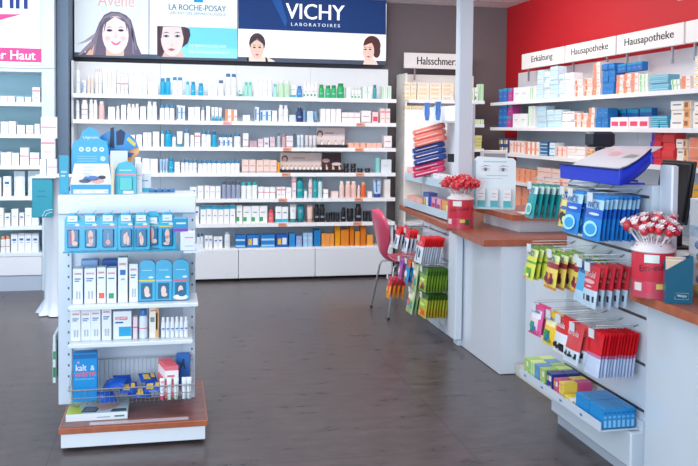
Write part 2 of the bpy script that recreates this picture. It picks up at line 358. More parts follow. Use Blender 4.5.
back(0, [(B, 75.5, 80.5, 1, 25, 'e4e8ec', 'cfd6dc', 'plain', 'tall grey white slim bottle'), (CA, 82, 86, 1, 12, W_, '', 'blue', 'small white blue carton'),
 (B, 87, 94, 2, 17, PE, 'f0e0d8', 'plain', 'peach lotion bottle'), (B, 95, 102, 2, 23, 'f5ebe6', 'e0cdc4', 'plain', 'tall cream bottle'),
 (CA, 103, 116, 3, 22, 'f8f8f8', '', 'plain', 'tall white carton'), (B, 116.5, 128, 3, 19, 'faf3f2', 'f5ecea', 'pink', 'white bottle with pink band'),
 (B, 129, 147, 4, 20, W_, 'fbfbfb', 'plain', 'white lotion bottle'), (CA, 148, 158, 2, 12, 'f8f9fb', '', 'plain', 'short white carton'),
 (B, 160, 170.5, 2, 16, T_, '1789b4', 'blank', 'bright teal bottle'), (B, 172, 182.5, 2, 17, W_, '2f8fc0', 'plain', 'white bottle with blue cap'),
 (B, 185.5, 189.5, 1, 13, TL, T_, 'blank', 'pale teal slim bottle'), (B, 190.5, 195.5, 1, 13, T_, '1789b4', 'plain', 'teal bottle with white label'), (B, 198, 203.5, 1, 12, T_, '1789b4', 'plain', 'short wide teal bottle'),
 (CA, 208, 217, 2, 13, W_, '', 'plain', 'small white carton'), (B, 218, 223.5, 1, 15, W_, '506888', 'plain', 'white bottle with dark cap'),
 (B, 225, 236.5, 2, 21, 'f2f5f8', '3f70a8', 'plain', 'tall white blue capped bottle'), (TU, 238, 242.5, 1, 14, 'eef6f4', '3aa080', 'green', 'white green tube'),
 (B, 244, 252, 2, 14, '98dccb', '4fc0b0', 'plain', 'mint green bottle'), (B, 253.5, 272, 4, 16, W_, 'f6f8fa', 'plain', 'white lotion bottle'),
 (B, 273, 277, 1, 13, 'a8e0d4', '60c0b0', 'blank', 'slim mint bottle'), (B, 278, 290, 2, 16, 'bfe4bc', 'e4eee2', 'plain', 'pale green bottle'),
 (CA, 291, 295.5, 1, 12, W_, '', 'teal', 'white teal carton'), (B, 296.5, 302, 1, 11, '3f92cc', '2f70b8', 'plain', 'small blue bottle'), (B, 303, 317.5, 4, 15, W_, 'eef0f0', 'green', 'white bottle with green print'),
 (B, 318.5, 324, 1, 13, G_, '129048', 'plain', 'short green bottle'), (B, 325, 336.5, 2, 12.5, '2aba72', '128a58', 'plain', 'green bottle'), (B, 337, 344.5, 1, 15, G_, '129048', 'plain', 'big green bottle'),
 (CA, 346, 350, 1, 11, W_, '', 'blank', 'thin white carton'), (B, 351, 361, 3, 11, 'eef4ef', 'd4ded6', 'green', 'small white bottle'), (CA, 362, 371.5, 2, 12, 'e8f4ee', '', 'plain', 'pale mint carton'),
 (B, 372.5, 376.5, 1, 14, '3f9fa4', '2c7f88', 'blank', 'slim dark teal bottle'), (CA, 381.5, 391, 2, 13, 'e6f4ec', '', 'greenv', 'mint and white carton')])
back(1, [(B, 75.5, 79.5, 1, 17, 'e6eaee', 'dfe3e6', 'plain', 'grey white slim bottle'), (B, 81, 88, 1, 18, 'fbf5f3', 'f2ece8', 'pink', 'wide white pink banded bottle'), (B, 89, 97.5, 2, 18, W_, 'f6f2f0', 'plain', 'white lotion bottle'),
 (B, 98.5, 104.5, 1, 17, 'f4c2bc', 'f3dad4', 'plain', 'pink bottle'), (CA, 108, 115, 1, 12, W_, '', 'plain', 'short white carton'), (B, 116, 119.5, 1, 13, 'eef0f2', 'e4e6ea', 'blank', 'thin white bottle'),
 (CA, 121, 126, 1, 14, W_, '', 'plain', 'short white carton'), (B, 127, 139, 3, 15, W_, 'f3efee', 'plain', 'white lotion bottle'), (CA, 140, 146, 1, 13, W_, '', 'plain', 'short white carton'), (B, 147, 157, 2, 17, W_, 'efefef', 'plain', 'white lotion bottle'),
 (B, 159.5, 174.5, 3, 15, W_, '2f86ba', 'plain', 'white bottle with blue cap'), (CA, 176.5, 185, 2, 14, 'e8f2f8', '', 'blue', 'white blue carton'), (CA, 188, 200, 2, 13, W_, '', 'plain', 'wide white carton'), (B, 201, 204.5, 1, 13, W_, '7fb8d0', 'plain', 'slim white bottle'),
 (CA, 206, 210, 1, 14, W_, '', 'blank', 'thin white carton'), (TU, 211, 222, 3, 13, 'f0f6f9', '1f96c4', 'teal', 'white teal tube'), (CA, 225, 237, 2, 11, 'fdf7f4', '', 'coral', 'white carton with coral stripe'), (CA, 243, 250, 2, 6, W_, '', 'blank', 'tiny white carton'),
 (CA, 254.5, 259, 1, 14, 'dfe8f2', '', 'blue', 'tall pale blue carton'), (CA, 260, 271, 2, 11, 'd8e8f4', '', 'blue', 'pale blue carton'), (CA, 272, 277, 1, 11, 'eef3f8', '', 'blank', 'white square carton'), (B, 278.5, 288.5, 2, 16, 'f2f6fa', 'dfe6ee', 'plain', 'tall white bottle'),
 (CA, 289, 295.5, 1, 7, 'd2dff0', '', 'blank', 'low pale blue carton'), (B, 296.5, 302.5, 1, 14, '1f3f80', '16305f', 'plain', 'navy blue bottle'), (CA, 303, 305.5, 1, 12, '6f98b8', '', 'blank', 'thin steel blue carton'), (CA, 306.5, 313.5, 1, 11, 'cfe0ee', '', 'plain', 'light blue square carton'), (TU, 314, 317.5, 1, 11, '6f9cc0', '3f6f98', 'blank', 'small blue tube'),
 (CA, 320, 341, 4, 13, 'faf6f5', '', 'blank', 'plain white carton'), (CA, 341.5, 360, 3, 10, 'fbf0ee', '', 'pinkline', 'white pink lined carton'), (CA, 361, 371, 1, 12, 'f6f1f0', '', 'lips', 'white carton with mauve print'), (CA, 372, 378, 1, 11, 'f8d9d8', '', 'oval', 'pink red carton'), (CA, 380, 390, 2, 14, 'f6e2de', '', 'pink', 'rose carton')])
back(2, [(CA, 119, 135, 3, 11, W_, '', 'plain', 'wide white carton'), (CA, 136, 142, 1, 11, W_, '', 'plain', 'wide white carton'), (CA, 143, 151.5, 2, 13, 'f6f8fb', '', 'plain', 'white carton'), (CA, 152.5, 159.5, 1, 14, W_, '', 'plain', 'white carton'),
 (B, 161, 164, 1, 15, W_, T_, 'blank', 'slim white teal capped bottle'), (B, 164.5, 171.5, 1, 15, T_, '1789b4', 'blank', 'fat teal bottle'), (B, 172, 176, 1, 12, W_, '2f86ba', 'plain', 'white bottle with blue cap'), (TU, 176.5, 183, 1, 14, 'f2f8fa', '1f96b4', 'plain', 'white tube with teal foot'),
 (B, 184, 189.5, 1, 16, W_, '2f86ba', 'plain', 'white bottle with blue cap'), (CA, 190.5, 194, 1, 11, W_, '', 'plain', 'small white carton'), (CA, 194.5, 200.5, 1, 13, 'f4f2f4', '', 'pink', 'white carton with pink bands'), (B, 201.5, 211, 2, 15, W_, '2f86ba', 'plain', 'white bottle with blue cap'),
 (B, 212, 217, 1, 15, T_, '14608c', 'blank', 'teal bottle with navy cap'), (B, 218.5, 232.5, 3, 12, 'eef4f8', '2f6f9a', 'blue', 'small white blue bottle'), (B, 234, 241, 1, 13, W_, '3f80a8', 'plain', 'wide white bottle'), (CA, 243, 248.5, 1, 13, 'eceef4', '', 'lips', 'mauve print carton'),
 (CA, 249.5, 257, 2, 6, 'c0a4ac', '', 'lips', 'dusky rose carton', 2), (CA, 258, 263.5, 1, 8, 'e0cfd0', '', 'lips', 'pale rose carton'), (CA, 264, 269, 1, 9, 'dfe0e8', '', 'dark', 'grey lilac carton'), (CA, 270, 275, 1, 10, 'd9c4cc', '', 'lips', 'rose grey carton'),
 (B, 277, 281, 1, 14, 'b8c0c8', '5f7484', 'plain', 'silver grey bottle'), (B, 282, 286, 1, 13, 'd4aab0', '9f8088', 'blank', 'rose slim bottle'), (CA, 286.5, 293, 2, 11, 'e8e0e2', '', 'lips', 'pale mauve carton'), (B, 293.5, 296, 1, 13, '50707c', '3f545c', 'blank', 'dark slim bottle'),
 (TU, 297, 304, 2, 12, 'd0dce6', 'b8c4d0', 'plain', 'silver blue tube'), (TU, 305, 316.5, 3, 12, 'd8d2d6', 'bcb4ba', 'plain', 'silver pink tube'),
 (CA, 348, 366, 3, 5, 'f0b8a2', '', 'blank', 'low salmon carton'), (CA, 366.5, 382, 3, 5, 'efc0ae', '', 'blank', 'low peach carton'), (CA, 384, 392, 1, 12, 'f6f0f0', '', 'lips', 'white rose print carton')])
back(3, [(CA, 135, 141, 1, 14, W_, '', 'plain', 'white carton'), (CA, 142, 158, 2, 13, 'f8f9fa', '', 'blank', 'broad white carton'), (TU, 159.5, 168, 3, 13, '9fc4e4', 'd4e4f0', 'blank', 'light blue tube'), (B, 168.5, 174, 1, 14, T_, '1789b4', 'plain', 'teal bottle'), (CA, 174.5, 180, 1, 10, W_, '', 'plain', 'small white carton'),
 (B, 181, 197, 4, 12, W_, '3f88b0', 'plain', 'white bottle with blue cap'), (B, 198, 240, 9, 11.5, 'fafbfc', '2f8ab8', 'blank', 'small white bottle with teal cap'),
 (CA, 242, 256, 2, 12, 'f0d6cc', '', 'lips', 'large peach carton'), (CA, 256.5, 277, 3, 12, 'f0d4c8', '', 'lips', 'salmon pink carton'), (CA, 277.5, 280, 1, 10, 'f0a030', '', 'blank', 'thin orange carton'),
 (CA, 376, 380, 1, 15, '8fcfd0', '', 'blank', 'slim aqua carton'), (CA, 381, 392, 1, 13, 'dfe8ee', '', 'plain', 'broad pale grey carton')])
back(4, [(CA, 190, 197, 1, 11, W_, '', 'bluemark', 'white carton with blue mark'), (CA, 197.5, 204, 1, 12, W_, '', 'plain', 'white carton'), (CA, 204.5, 221, 3, 12, 'f6f7f9', '', 'plain', 'wide white carton'), (B, 222, 241, 4, 16, '98a4bc', '4f5868', 'blank', 'slate grey bottle'),
 (B, 241.5, 258, 3, 15, 'f4f8f8', '18b0b0', 'blank', 'white aqua capped bottle'), (CA, 258.5, 276, 3, 10.5, W_, '', 'pinkline', 'white pink dot carton'), (CA, 277, 286, 2, 10.5, 'fbf4f4', '', 'pink', 'white carton with pink band'), (CA, 286.5, 292, 1, 10, W_, '', 'plain', 'small white carton'),
 (CA, 292.5, 296.5, 1, 20, 'fbe4e6', '', 'pink', 'tall pale pink carton'), (B, 297, 304, 1, 19, '18a8b0', '0f8890', 'plain', 'tall aqua bottle'), (B, 304.5, 308, 1, 9, 'e6f0f0', '18a0a8', 'blank', 'small white aqua bottle'), (B, 309, 313, 1, 18, 'ecdfe0', 'f0e8e8', 'pink', 'tall rose bottle'), (B, 313.5, 318, 1, 19, '20acb4', '108c94', 'plain', 'slim aqua bottle'), (B, 318.5, 323, 1, 18, 'cfe8e8', '18a8b0', 'blank', 'white aqua slim bottle'),
 (CA, 324, 329, 1, 8, W_, '', 'pinkline', 'short white carton'), (CA, 332, 339, 1, 6, PK, '', 'blank', 'low pink carton'), (B, 340, 345, 1, 16, 'f6d4ca', 'f9e4dc', 'blank', 'tall salmon bottle'), (B, 346, 357.5, 2, 16, 'f5cabe', 'f9ddd4', 'blank', 'broad salmon bottle'), (B, 358, 361, 1, 12, 'f3cdc4', 'f6e0d8', 'blank', 'slim salmon bottle'), (B, 361.5, 366.5, 1, 15, 'ee6a30', 'f0a080', 'blank', 'bright orange bottle'),
 (CA, 368, 373, 1, 6, 'f2f0f2', '', 'blank', 'low white carton'), (TU, 374, 383, 1, 19, 'c4d6ea', '2a4ca0', 'blue', 'large light blue tube'), (CA, 385, 391, 1, 18, 'eeeae8', '', 'blank', 'tall cream white carton')])
back(5, [(CA, 194, 199.5, 1, 16, W_, '', 'bluemark', 'tall white blue marked carton'), (CA, 200.5, 236, 6, 17, 'f6f8fa', '', 'tealtop', 'tall white carton with teal top'), (CA, 237, 243, 1, 17, 'f4f8f4', '', 'green', 'tall white green corner carton'), (CA, 243.5, 268, 3, 16, W_, '', 'green', 'white green square carton'),
 (B, 269, 274.5, 1, 12, 'ee7072', 'e05058', 'plain', 'coral red bottle'), (CA, 276, 289, 2, 15, W_, '', 'teal', 'white carton with teal foot'), (TU, 290.5, 297.5, 1, 18, 'eef2f4', '2a9a98', 'plain', 'large white aqua tube'), (TU, 298, 305, 1, 17, '188f9c', '0f6f7c', 'plain', 'large dark teal tube'), (TU, 307.5, 314, 1, 16, 'f0c8b8', 'd8a898', 'blank', 'large peach tube'),
 (B, 315, 326, 2, 17, '1c1a20', '0e0d10', 'dark', 'tall black bottle'), (JA, 327, 341, 3, 9, '2a2a30', '101014', 'dark', 'black white labelled jar'), (B, 342, 347, 1, 14, '18161c', '0e0d10', 'dark', 'mid black bottle'), (JA, 348, 355, 1, 13, '1d1c22', '0e0d10', 'dark', 'large black jar'), (B, 356, 363, 1, 17, '2a1c22', '100c10', 'dark', 'broad black bottle'), (JA, 364, 375, 2, 10, '202026', '0c0c10', 'dark', 'black cream jar')])
run('on the back base cabinets', ZB, bl, 0, 0, bppm, [(B, 197, 204, 2, 14, 'e4ecf2', '3f5f80', 'plain', 'white grey bottle'), (CA, 205, 213, 2, 12, 'eef3f6', '', 'bluemark', 'white carton'), (CA, 214, 223, 2, 11, W_, '', 'bluemark', 'small white carton'), (B, 225, 231, 1, 16, 'e8eef4', 'aab8c4', 'plain', 'tall white bottle'),
 (CA, 236, 246, 1, 12, '1e78cc', '', 'bars', 'blue carton'), (CA, 247.5, 260, 1, 12, '1e78cc', '', 'dots', 'broad blue carton'), (CA, 261.5, 276, 1, 12, '2082d4', '', 'bars', 'bright blue carton'), (CA, 277, 289, 1, 12, '1860c0', '', 'dots', 'deep blue carton'), (CA, 290, 296, 1, 13, '2a90d8', '', 'blank', 'square blue carton'), (CA, 297, 303, 1, 10, '98b0e0', '', 'plain', 'lilac blue carton'), (CA, 304, 313.5, 2, 13, 'a8c8ec', '', 'bars', 'pale blue white carton'), (CA, 315, 321.5, 2, 16, '1c84c8', '', 'blank', 'tall blue carton'),
 (CA, 322.5, 335, 3, 12, 'f0a04c', '', 'blank', 'small orange carton'), (CA, 336, 341.5, 1, 20, 'f0a010', '', 'blank', 'tall amber carton'), (CA, 342, 350, 2, 16, 'e88a28', '', 'blank', 'orange carton'), (CA, 351, 355, 1, 19, 'e07f18', '', 'blank', 'tall orange carton'), (CA, 356, 361, 1, 14, 'f09838', '', 'blank', 'bright orange carton'), (CA, 361.5, 367, 1, 20, 'e07a1c', '', 'blank', 'tallest orange carton'), (CA, 368, 374.5, 1, 10, 'f4a848', '', 'blank', 'short orange carton')])
# lipstick testers: dark trays holding rows of pale lids, with a printed header card behind
def tester(u0, u1, zi, n, hdr, card, label, lid='f4f4f4', groupw=''):
    a, b = bl(u0), bl(u1); w = b.x-a.x; o = empty('makeup_tester_display', ((a.x+b.x)/2, 8.235, ZS[zi]+.0005), 0, label, 'display', None)
    MB().box(-w/2, 0, 0, w/2, .10, .03, mat('1d1a1e')).obj('tray', o)
    for k in range(n):
        x = -w/2+w*(k+.5)/n; MB().lathe([(.010, .03), (.011, .05), (.004, .056)], mat(lid), 10, (x, .02)).lathe([(.008, .03), (.008, .072), (.005, .08)], mat('d8b0a8'), 8, (x, .05)).obj('lipstick', o)
    h = MB().box(-w/2, .115, .0, w/2, .12, hdr, mat(card))
    if card == '4a3034': h.ell(-.06, hdr*.6, .04, .02, .1148, mat('e8c0b8')).ell(.05, hdr*.42, .05, .016, .1148, mat('f0dcd8'))
    else: h.ell(-w*.38, hdr*.68, .03, .035, .1148, mat('5a3c38')).ell(-w*.385, hdr*.64, .02, .028, .1146, mat('efcdbc')).front(-w*.2, hdr*.7, w*.1, hdr*.76, .1148, mat('c8a098'))
    h.obj('header_card', o)
tester(281.5, 323.5, 3, 10, .195, 'efdcd4', 'black makeup tester tray with ten pale lids and a cream portrait card')
tester(324.5, 343.5, 3, 3, .195, '4a3034', 'short makeup tester tray with a dark brown header card', 'f0c4a8')
tester(318.5, 347, 2, 4, .20, 'f2e4e2', 'makeup tester tray with four white lids on the third back shelf')
for k, u in enumerate((347, 354, 361, 368.5)):
    a = bl(u); o, c = put('jar', .055, .05, .045, '2c2830', '141216', 'dark', (a.x, 8.27, ZS[3]), 0); reg(o, 'low black jar', 'below the salmon cartons', 'jar', u)
    if k < 2: o2, c = put('jar', .055, .05, .045, '2c2830', '141216', 'dark', (a.x, 8.27, ZS[3]+.047), 0); reg(o2, 'upper black jar', 'stacked below the salmon cartons', 'jar', u)
# ------------------------------------------------------------------ illuminated brand signs above the back wall bays
YF = 8.50
def sx(u, v): p = onY(u, v, YF); return p.x, p.z
def seg(mb, pts, y, m):                      # printed shape given by its outline (photo columns/rows dropped on the sign face)
    P = [sx(*p) for p in pts]; mb.add([(x, y, z) for x, z in P], [tuple(range(len(P)))], m)
def sell(mb, u, v, ru, rv, y, m, n=22):
    x, z = sx(u, v); mb.ell(x, z, ru/99, rv/99, y, m, n)
def lit(h, e=.55): return mat(h, .75, em=e*.42)
ZB0, ZT0 = 2.185, 2.79
def sign_box(name, u0, u1, col, label):
    x0, x1 = sx(u0, 40)[0], sx(u1, 40)[0]
    o = empty(name, ((x0+x1)/2, YW, ZB0), 0, label, 'illuminated sign')
    D = (-(x0+x1)/2, -YW, -ZB0)
    MB().box(x0+.001, YF+.004, ZB0-.03, x1-.001, YW-.001, ZT0, mat('3e5068', .5)).obj('housing', o, D)
    MB().box(x0+.004, YF, ZB0+.012, x1-.004, YF+.004, ZT0-.004, lit(col)).obj('light_panel', o, D)
    return o, D
o, D = sign_box('portrait_lightbox', 74, 149, 'dfeaf0', 'pale lightbox with smiling long-haired woman, above the leftmost bay')
h = MB()
seg(h, [(84, 55.2), (90, 44), (94, 36), (99, 23), (104, 15), (111, 11.5), (119, 12), (126, 15), (131, 20), (134, 30), (137, 44), (142, 55.5)], YF-.001, lit('6c6478', .35))
seg(h, [(86, 54.8), (92, 46), (95, 40), (93, 55)], YF-.0014, lit('e8b49c', .45)); seg(h, [(76, 46), (92, 37.5), (97, 33), (92, 40)], YF-.0014, lit('c9bfc8', .45))
seg(h, [(106, 16), (112, 13), (121, 14), (128, 20), (130, 27), (124, 19), (115, 15.5), (104, 19)], YF-.0014, lit('8f8796', .35)); 
for pts in ([(104, 17), (106, 15), (98, 34), (92, 50), (90, 50), (95, 34)], [(127, 17), (129, 19), (133, 32), (137, 50), (135.5, 50), (131, 33)], [(101, 24), (102.5, 22), (97, 40), (95, 54), (93.5, 54), (95.5, 40)], [(131, 27), (132.2, 27), (134, 40), (134, 54), (132.6, 54), (132, 40)]): seg(h, pts, YF-.0016, lit('8b8296', .35))
seg(h, [(95, 33), (84, 41), (76, 44), (85, 42), (96, 37)], YF-.0015, lit('a89cae', .35)); seg(h, [(92, 40), (83, 49), (78, 55), (81, 55), (93, 45)], YF-.0015, lit('9c8c9c', .35)); h.obj('hair', o, D)
f = MB(); seg(f, [(106, 44), (106, 55.6), (124, 56), (124, 44)], YF-.002, lit('e6bfae', .4)); sell(f, 115.5, 35, 12.2, 18, YF-.0025, lit('f3dfe0', .5))
seg(f, [(109, 12.5+8), (122, 12.5+8), (119, 17), (112, 17)], YF-.003, lit('f3dfe0', .5)); 
for u in (109.5, 121): sell(f, u, 30.4, 2.7, 1.2, YF-.003, lit('4c3f55', .2)); seg(f, [(u-3.4, 28), (u, 26.6), (u+3.4, 27.6), (u, 27.4)], YF-.003, lit('6e5a68', .2)); sell(f, u, 30.3, .7, .9, YF-.0034, lit('1f1a28', .1))
sell(f, 107.6, 38.5, 2.6, 2.2, YF-.0028, lit('f2c8c8', .45)); sell(f, 123.2, 38.5, 2.6, 2.2, YF-.0028, lit('f2c8c8', .45)); seg(f, [(115, 32), (116.2, 32), (117.6, 37), (114, 37)], YF-.0028, lit('ecd0cd', .45)); seg(f, [(103.6, 33), (105, 22), (109, 18), (115, 16.6), (106.5, 22.5), (104.8, 30)], YF-.0031, lit('6c6478', .35)); seg(f, [(127.5, 33), (126.6, 23), (122, 18.6), (115, 16.6), (125, 22.5), (126.6, 30)], YF-.0031, lit('6c6478', .35)); seg(f, [(114, 36.6), (115.5, 37.8), (118, 36.8), (116, 37.2)], YF-.003, lit('cf9f9f', .3))
seg(f, [(110.4, 41), (116, 42), (121.4, 41), (119, 44.4), (116, 45.4), (113, 44.4)], YF-.003, lit('df6f90', .4)); seg(f, [(112, 41.6), (116, 42.3), (120, 41.6), (116, 43.4)], YF-.0034, lit('ffffff', .5)); f.obj('face', o, D)
x, z = sx(116, 6.5); MB().text('Avène', x, z, .34, .115, YF-.001, lit('e9b9b4', .4)).obj('lettering', o, D)
o, D = sign_box('portrait_lightbox', 149, 237.5, 'eaf1f5', 'white and sky blue lightbox with staring dark-haired woman, second from the left')
b = MB(); seg(b, [(157, 25.9), (237.2, 28.6), (237.2, 58.6), (157, 56.8)], YF-.001, lit('72d2ea', .5)); seg(b, [(175, 47), (237.2, 49), (237.2, 58.6), (175, 57.2)], YF-.0013, lit('8fdcee', .5)); b.obj('blue_field', o, D)
h = MB(); seg(h, [(157.2, 26), (184, 26.8), (189.5, 29), (190.5, 35), (188, 43), (183, 47), (178, 52), (176, 57), (157.2, 56.7)], YF-.002, lit('4a3642', .2)); h.obj('hair', o, D)
f = MB(); seg(f, [(172.2+11.3*math.cos(a*math.pi/14), max(26.5+(.03*(11.3*math.cos(a*math.pi/14)))+.4, 38-18.3*math.sin(a*math.pi/14))) for a in range(28)], YF-.0025, lit('ecd6d2', .45)); seg(f, [(165, 50), (180, 50), (185, 57.2), (162, 56.8)], YF-.0022, lit('dfb9ae', .35))
seg(f, [(160, 27), (163, 26.2), (161.5, 38), (159.6, 40)], YF-.003, lit('5a4450', .2)); seg(f, [(181, 26.8), (185, 27), (184, 40), (182.5, 34)], YF-.003, lit('5a4450', .2))
for u in (166.2, 177.4): sell(f, u, 36.2, 3, 1.3, YF-.003, lit('8fa2b8', .3)); sell(f, u, 36, 1.2, 1.2, YF-.0034, lit('2f3548', .1)); seg(f, [(u-4, 33.6), (u, 31.8), (u+4, 33.2), (u, 32.8)], YF-.003, lit('4a3440', .2))
seg(f, [(170.4, 44.5), (171.6, 45.8), (174, 44.8), (171.8, 45)], YF-.003, lit('c0948e', .3)); seg(f, [(167.4, 49.2), (171.5, 48.1), (175.6, 49.3), (171.6, 51.4)], YF-.003, lit('b8606c', .3)); f.obj('face', o, D)
t = MB(); x, z = sx(197.5, 10.8); t.text('LA ROCHE-POSAY', x, z, .555, .058, YF-.001, lit('4a7884', .15), bold=.002); t.obj('lettering', o, D); t = MB(); x, z = sx(197.5, 15.6); t.text('LABORATOIRE DERMATOLOGIQUE', x, z, .555, .032, YF-.001, lit('6a9098', .2)); t.obj('lettering', o, D); t = MB()
x, z = sx(207.5, 47.6); t.text('DIE DERMATOLOGIE LINIE', x, z, .36, .028, YF-.003, lit('e8fbff', .8)); t.obj('lettering', o, D); t = MB(); x, z = sx(209.5, 53.6); t.text('FÜR EMPFINDLICHE HAUT', x, z, .40, .030, YF-.003, lit('e8fbff', .8)); t.obj('lettering', o, D)
b = MB(); seg(b, [(194, -6), (203, -6), (203, 2.4), (194, 2.2)], YF-.001, lit('1d9ad6', .4)); b.obj('blue_square', o, D)
o, D = sign_box('portrait_lightbox', 237.5, 386.5, 'f3f5f7', 'navy and white lightbox with two dark-haired women, rightmost on the back wall')
b = MB(); seg(b, [(238.2, -9), (385.9, -4), (385.9, 34.6), (238.2, 28.6)], YF-.001, lit('0c3b7a', .2)); seg(b, [(268, -8), (279, -8), (287, 21), (285.5, 27)], YF-.0015, lit('1d5aa6', .2)); b.obj('navy_field', o, D)
t = MB(); x, z = sx(315, 19.6); t.text('VICHY', x, z, .60, .155, YF-.002, lit('ffffff', .9), bold=.006); t.obj('lettering', o, D); t = MB(); x, z = sx(315.5, 26.6); t.text('L A B O R A T O I R E S', x, z, .50, .033, YF-.002, lit('dfe8f4', .7), bold=.002); t.obj('lettering', o, D)
for (cx, cy, hc, fl) in ((257.2, 49, '453a44', 0), (371, 51, '5a3430', 1)):
    h = MB(); 
    if not fl: seg(h, [(246, 61.2), (249, 56.5), (256, 56), (266, 56.5), (273, 60), (275, 61.8)], YF-.0015, lit('f0d5c8', .45)); sell(h, cx, 43.2, 8.0, 10.0, YF-.002, lit(hc, .1)); h.obj('hair', o, D)
    else: seg(h, [(363, 64.4), (365, 58), (372, 58), (376, 61), (378, 65)], YF-.0015, lit('f0d5c8', .45)); sell(h, cx+1, 45.5, 9, 9.8, YF-.002, lit(hc, .15)); sell(h, cx+5.5, 51, 4, 7, YF-.0021, lit(hc, .15)); h.obj('hair', o, D)
    f = MB(); q0 = cx-(.2 if not fl else 2.6); r = 6.7 if not fl else 6
    sell(f, q0, cy, r, 10, YF-.0025, lit('ecc4b4' if not fl else 'f2cfc0', .4))
    if not fl: seg(f, [(250.2, 45), (252, 39), (262, 39.5), (264.2, 45.5), (260, 41.5), (257, 39.8), (254, 41.2)], YF-.003, lit(hc, .1)); seg(f, [(246.4, 61.2), (247, 57.2), (248.8, 57.2), (249, 61.2)], YF-.003, lit('2a2430', .05)); seg(f, [(265.6, 61.6), (265.2, 57.4), (267, 57.6), (268, 61.7)], YF-.003, lit('2a2430', .05))
    else: seg(f, [(363, 46), (366, 40.5), (372, 40), (377, 44), (371, 43)], YF-.003, lit(hc, .15))
    for dx in (-2.7, 2.7) if not fl else (-3, 1.6): sell(f, q0+dx, cy-1.6, 1.4, .7, YF-.003, lit('3a2c30', .1)); seg(f, [(q0+dx-1.9, cy-3.4), (q0+dx, cy-4.2), (q0+dx+1.9, cy-3.4), (q0+dx, cy-3.6)], YF-.003, lit('4a3430', .1))
    seg(f, [(q0-2.2, cy+5.4), (q0, cy+4.9), (q0+2.2, cy+5.4), (q0, cy+6.8)], YF-.003, lit('c06068', .3)); seg(f, [(q0-.6, cy+2.3), (q0+.2, cy+2.9), (q0+.9, cy+2.3), (q0+.1, cy+2.5)], YF-.003, lit('c89484', .3)); f.obj('face', o, D)
# ------------------------------------------------------------------ left shelving with its lightbox
YL = 8.0; ZL = [1.695, 1.41, 1.13, .852, .585]; ZLB = .345
LX = [-2.75, -1.93, -1.105]
for i in range(2):
    x0, x1 = LX[i]+.001, LX[i+1]-.001; O = Vector(((x0+x1)/2, YL, 0))
    b = empty('shelving_bay', O, 0, ('pale blue shelving bay cut by the left frame edge', 'pale blue shelving bay with narrow products beside the dark wall')[i], 'shelving'); D = (-O.x, -O.y, 0)
    MB().box(x0, YW-.1, .03, x1, YW-.08, 1.999, mat('bfe4ef', .5)).box(x0, YL+.02, 1.97, x1, YW-.101, 1.999, mat('d8e8f0', .5)).obj('back_panel', b, D)
    for k, z in enumerate(ZL):
        s = MB().box(x0, YL+.005, z-.022, x1, YW-.102, z, mat('eef6fa', .35), bev=.002).obj('shelf', b, D)
        MB().box(x0, YL-.004, z-.032, x1, YL+.004, z+.003, mat('f4f8fb', .3)).obj('price_rail', s)
    MB().box(x0, YL-.002, ZLB-.03, x1, YW-.102, ZLB, mat('eef6fa', .3)).obj('cabinet_top', b, D)
    MB().box(x0, YL+.02, .145, x1, YW-.1, ZLB-.032, M_LAM).obj('cabinet_body', b, D)
    MB().box(x0+.002, YL+.002, .142, x1-.002, YL+.019, ZLB-.034, mat('eef0f6', .3), bev=.002).obj('drawer_front', b, D)
    MB().box(x0, YL+.012, 0, x1, YW-.1, .14, mat('b9c4d6', .4)).obj('plinth', b, D)
    if i == 1: MB().box(x1+.002, YL-.01, 0, x1+.11, YW-.002, 2.0, mat('ccdeea', .4)).obj('side_panel', b, D)
o = empty('lightbox_sign', ((LX[0]+LX[2])/2, YL, 2.0), 0, 'white lightbox with dark blue lettering and pink band, left frame edge', 'illuminated sign'); D = (2.75/2+1.105/2, -YL, -2.0)
MB().box(LX[0], YL+.01, 2.002, LX[2]-.002, YW-.001, 2.80, mat('d4e2ea')).box(LX[2]+.001, YL-.01, 2.004, LX[2]+.109, YW-.002, 2.815, mat('ccdeea', .4)).obj('housing', o, D)
MB().box(LX[0]+.01, YL, 2.03, LX[2]-.01, YL+.01, 2.79, lit('eef1f6', .5)).obj('light_panel', o, D)
def lx(u, v): p = onY(u, v, YL-.002); return p.x, p.z
t = MB(); x1_, z1_ = lx(44, 62.5); x2_, z2_ = lx(44, 48.8)
t.add([(LX[0]+.01, YL-.001, z1_+.004), (x1_, YL-.001, z1_), (x1_, YL-.001, z2_), (LX[0]+.01, YL-.001, z2_+.004)], [(0, 1, 2, 3)], lit('ee4a8c', .45)); t.obj('pink_band', o, D)
t = MB(); a = lx(22, 14.2); b_ = lx(0, 20); c_ = lx(-60, 24); d_ = lx(-60, 13); e_ = lx(0, 14)
t.add([(p[0], YL-.001, p[1]) for p in (a, b_, c_, d_, e_)], [(0, 1, 2, 3, 4)], lit('ee4a8c', .45)); t.obj('pink_swoosh', o, D)
t = MB(); x, z = lx(26.3, 9.2); t.text('Eucerin', x-.34, z, .68, .19, YL-.0015, lit('1d3f86', .2), bold=.012); t.obj('lettering', o, D); t = MB(); x, z = lx(35.3, 60); t.text('trockener Haut', x-.345, z, .69, .08, YL-.002, lit('ffffff', .9), bold=.002); t.obj('lettering', o, D)
ll = lambda u: onY(u, 200, 8.04); lppm = lambda u: 103.5
def left(i, z, specs): run(['on the top left shelf', 'on the second left shelf', 'on the third left shelf', 'on the fourth left shelf', 'on the fifth left shelf', 'above the left drawers'][i], z, ll, 0, 0, lppm, specs)
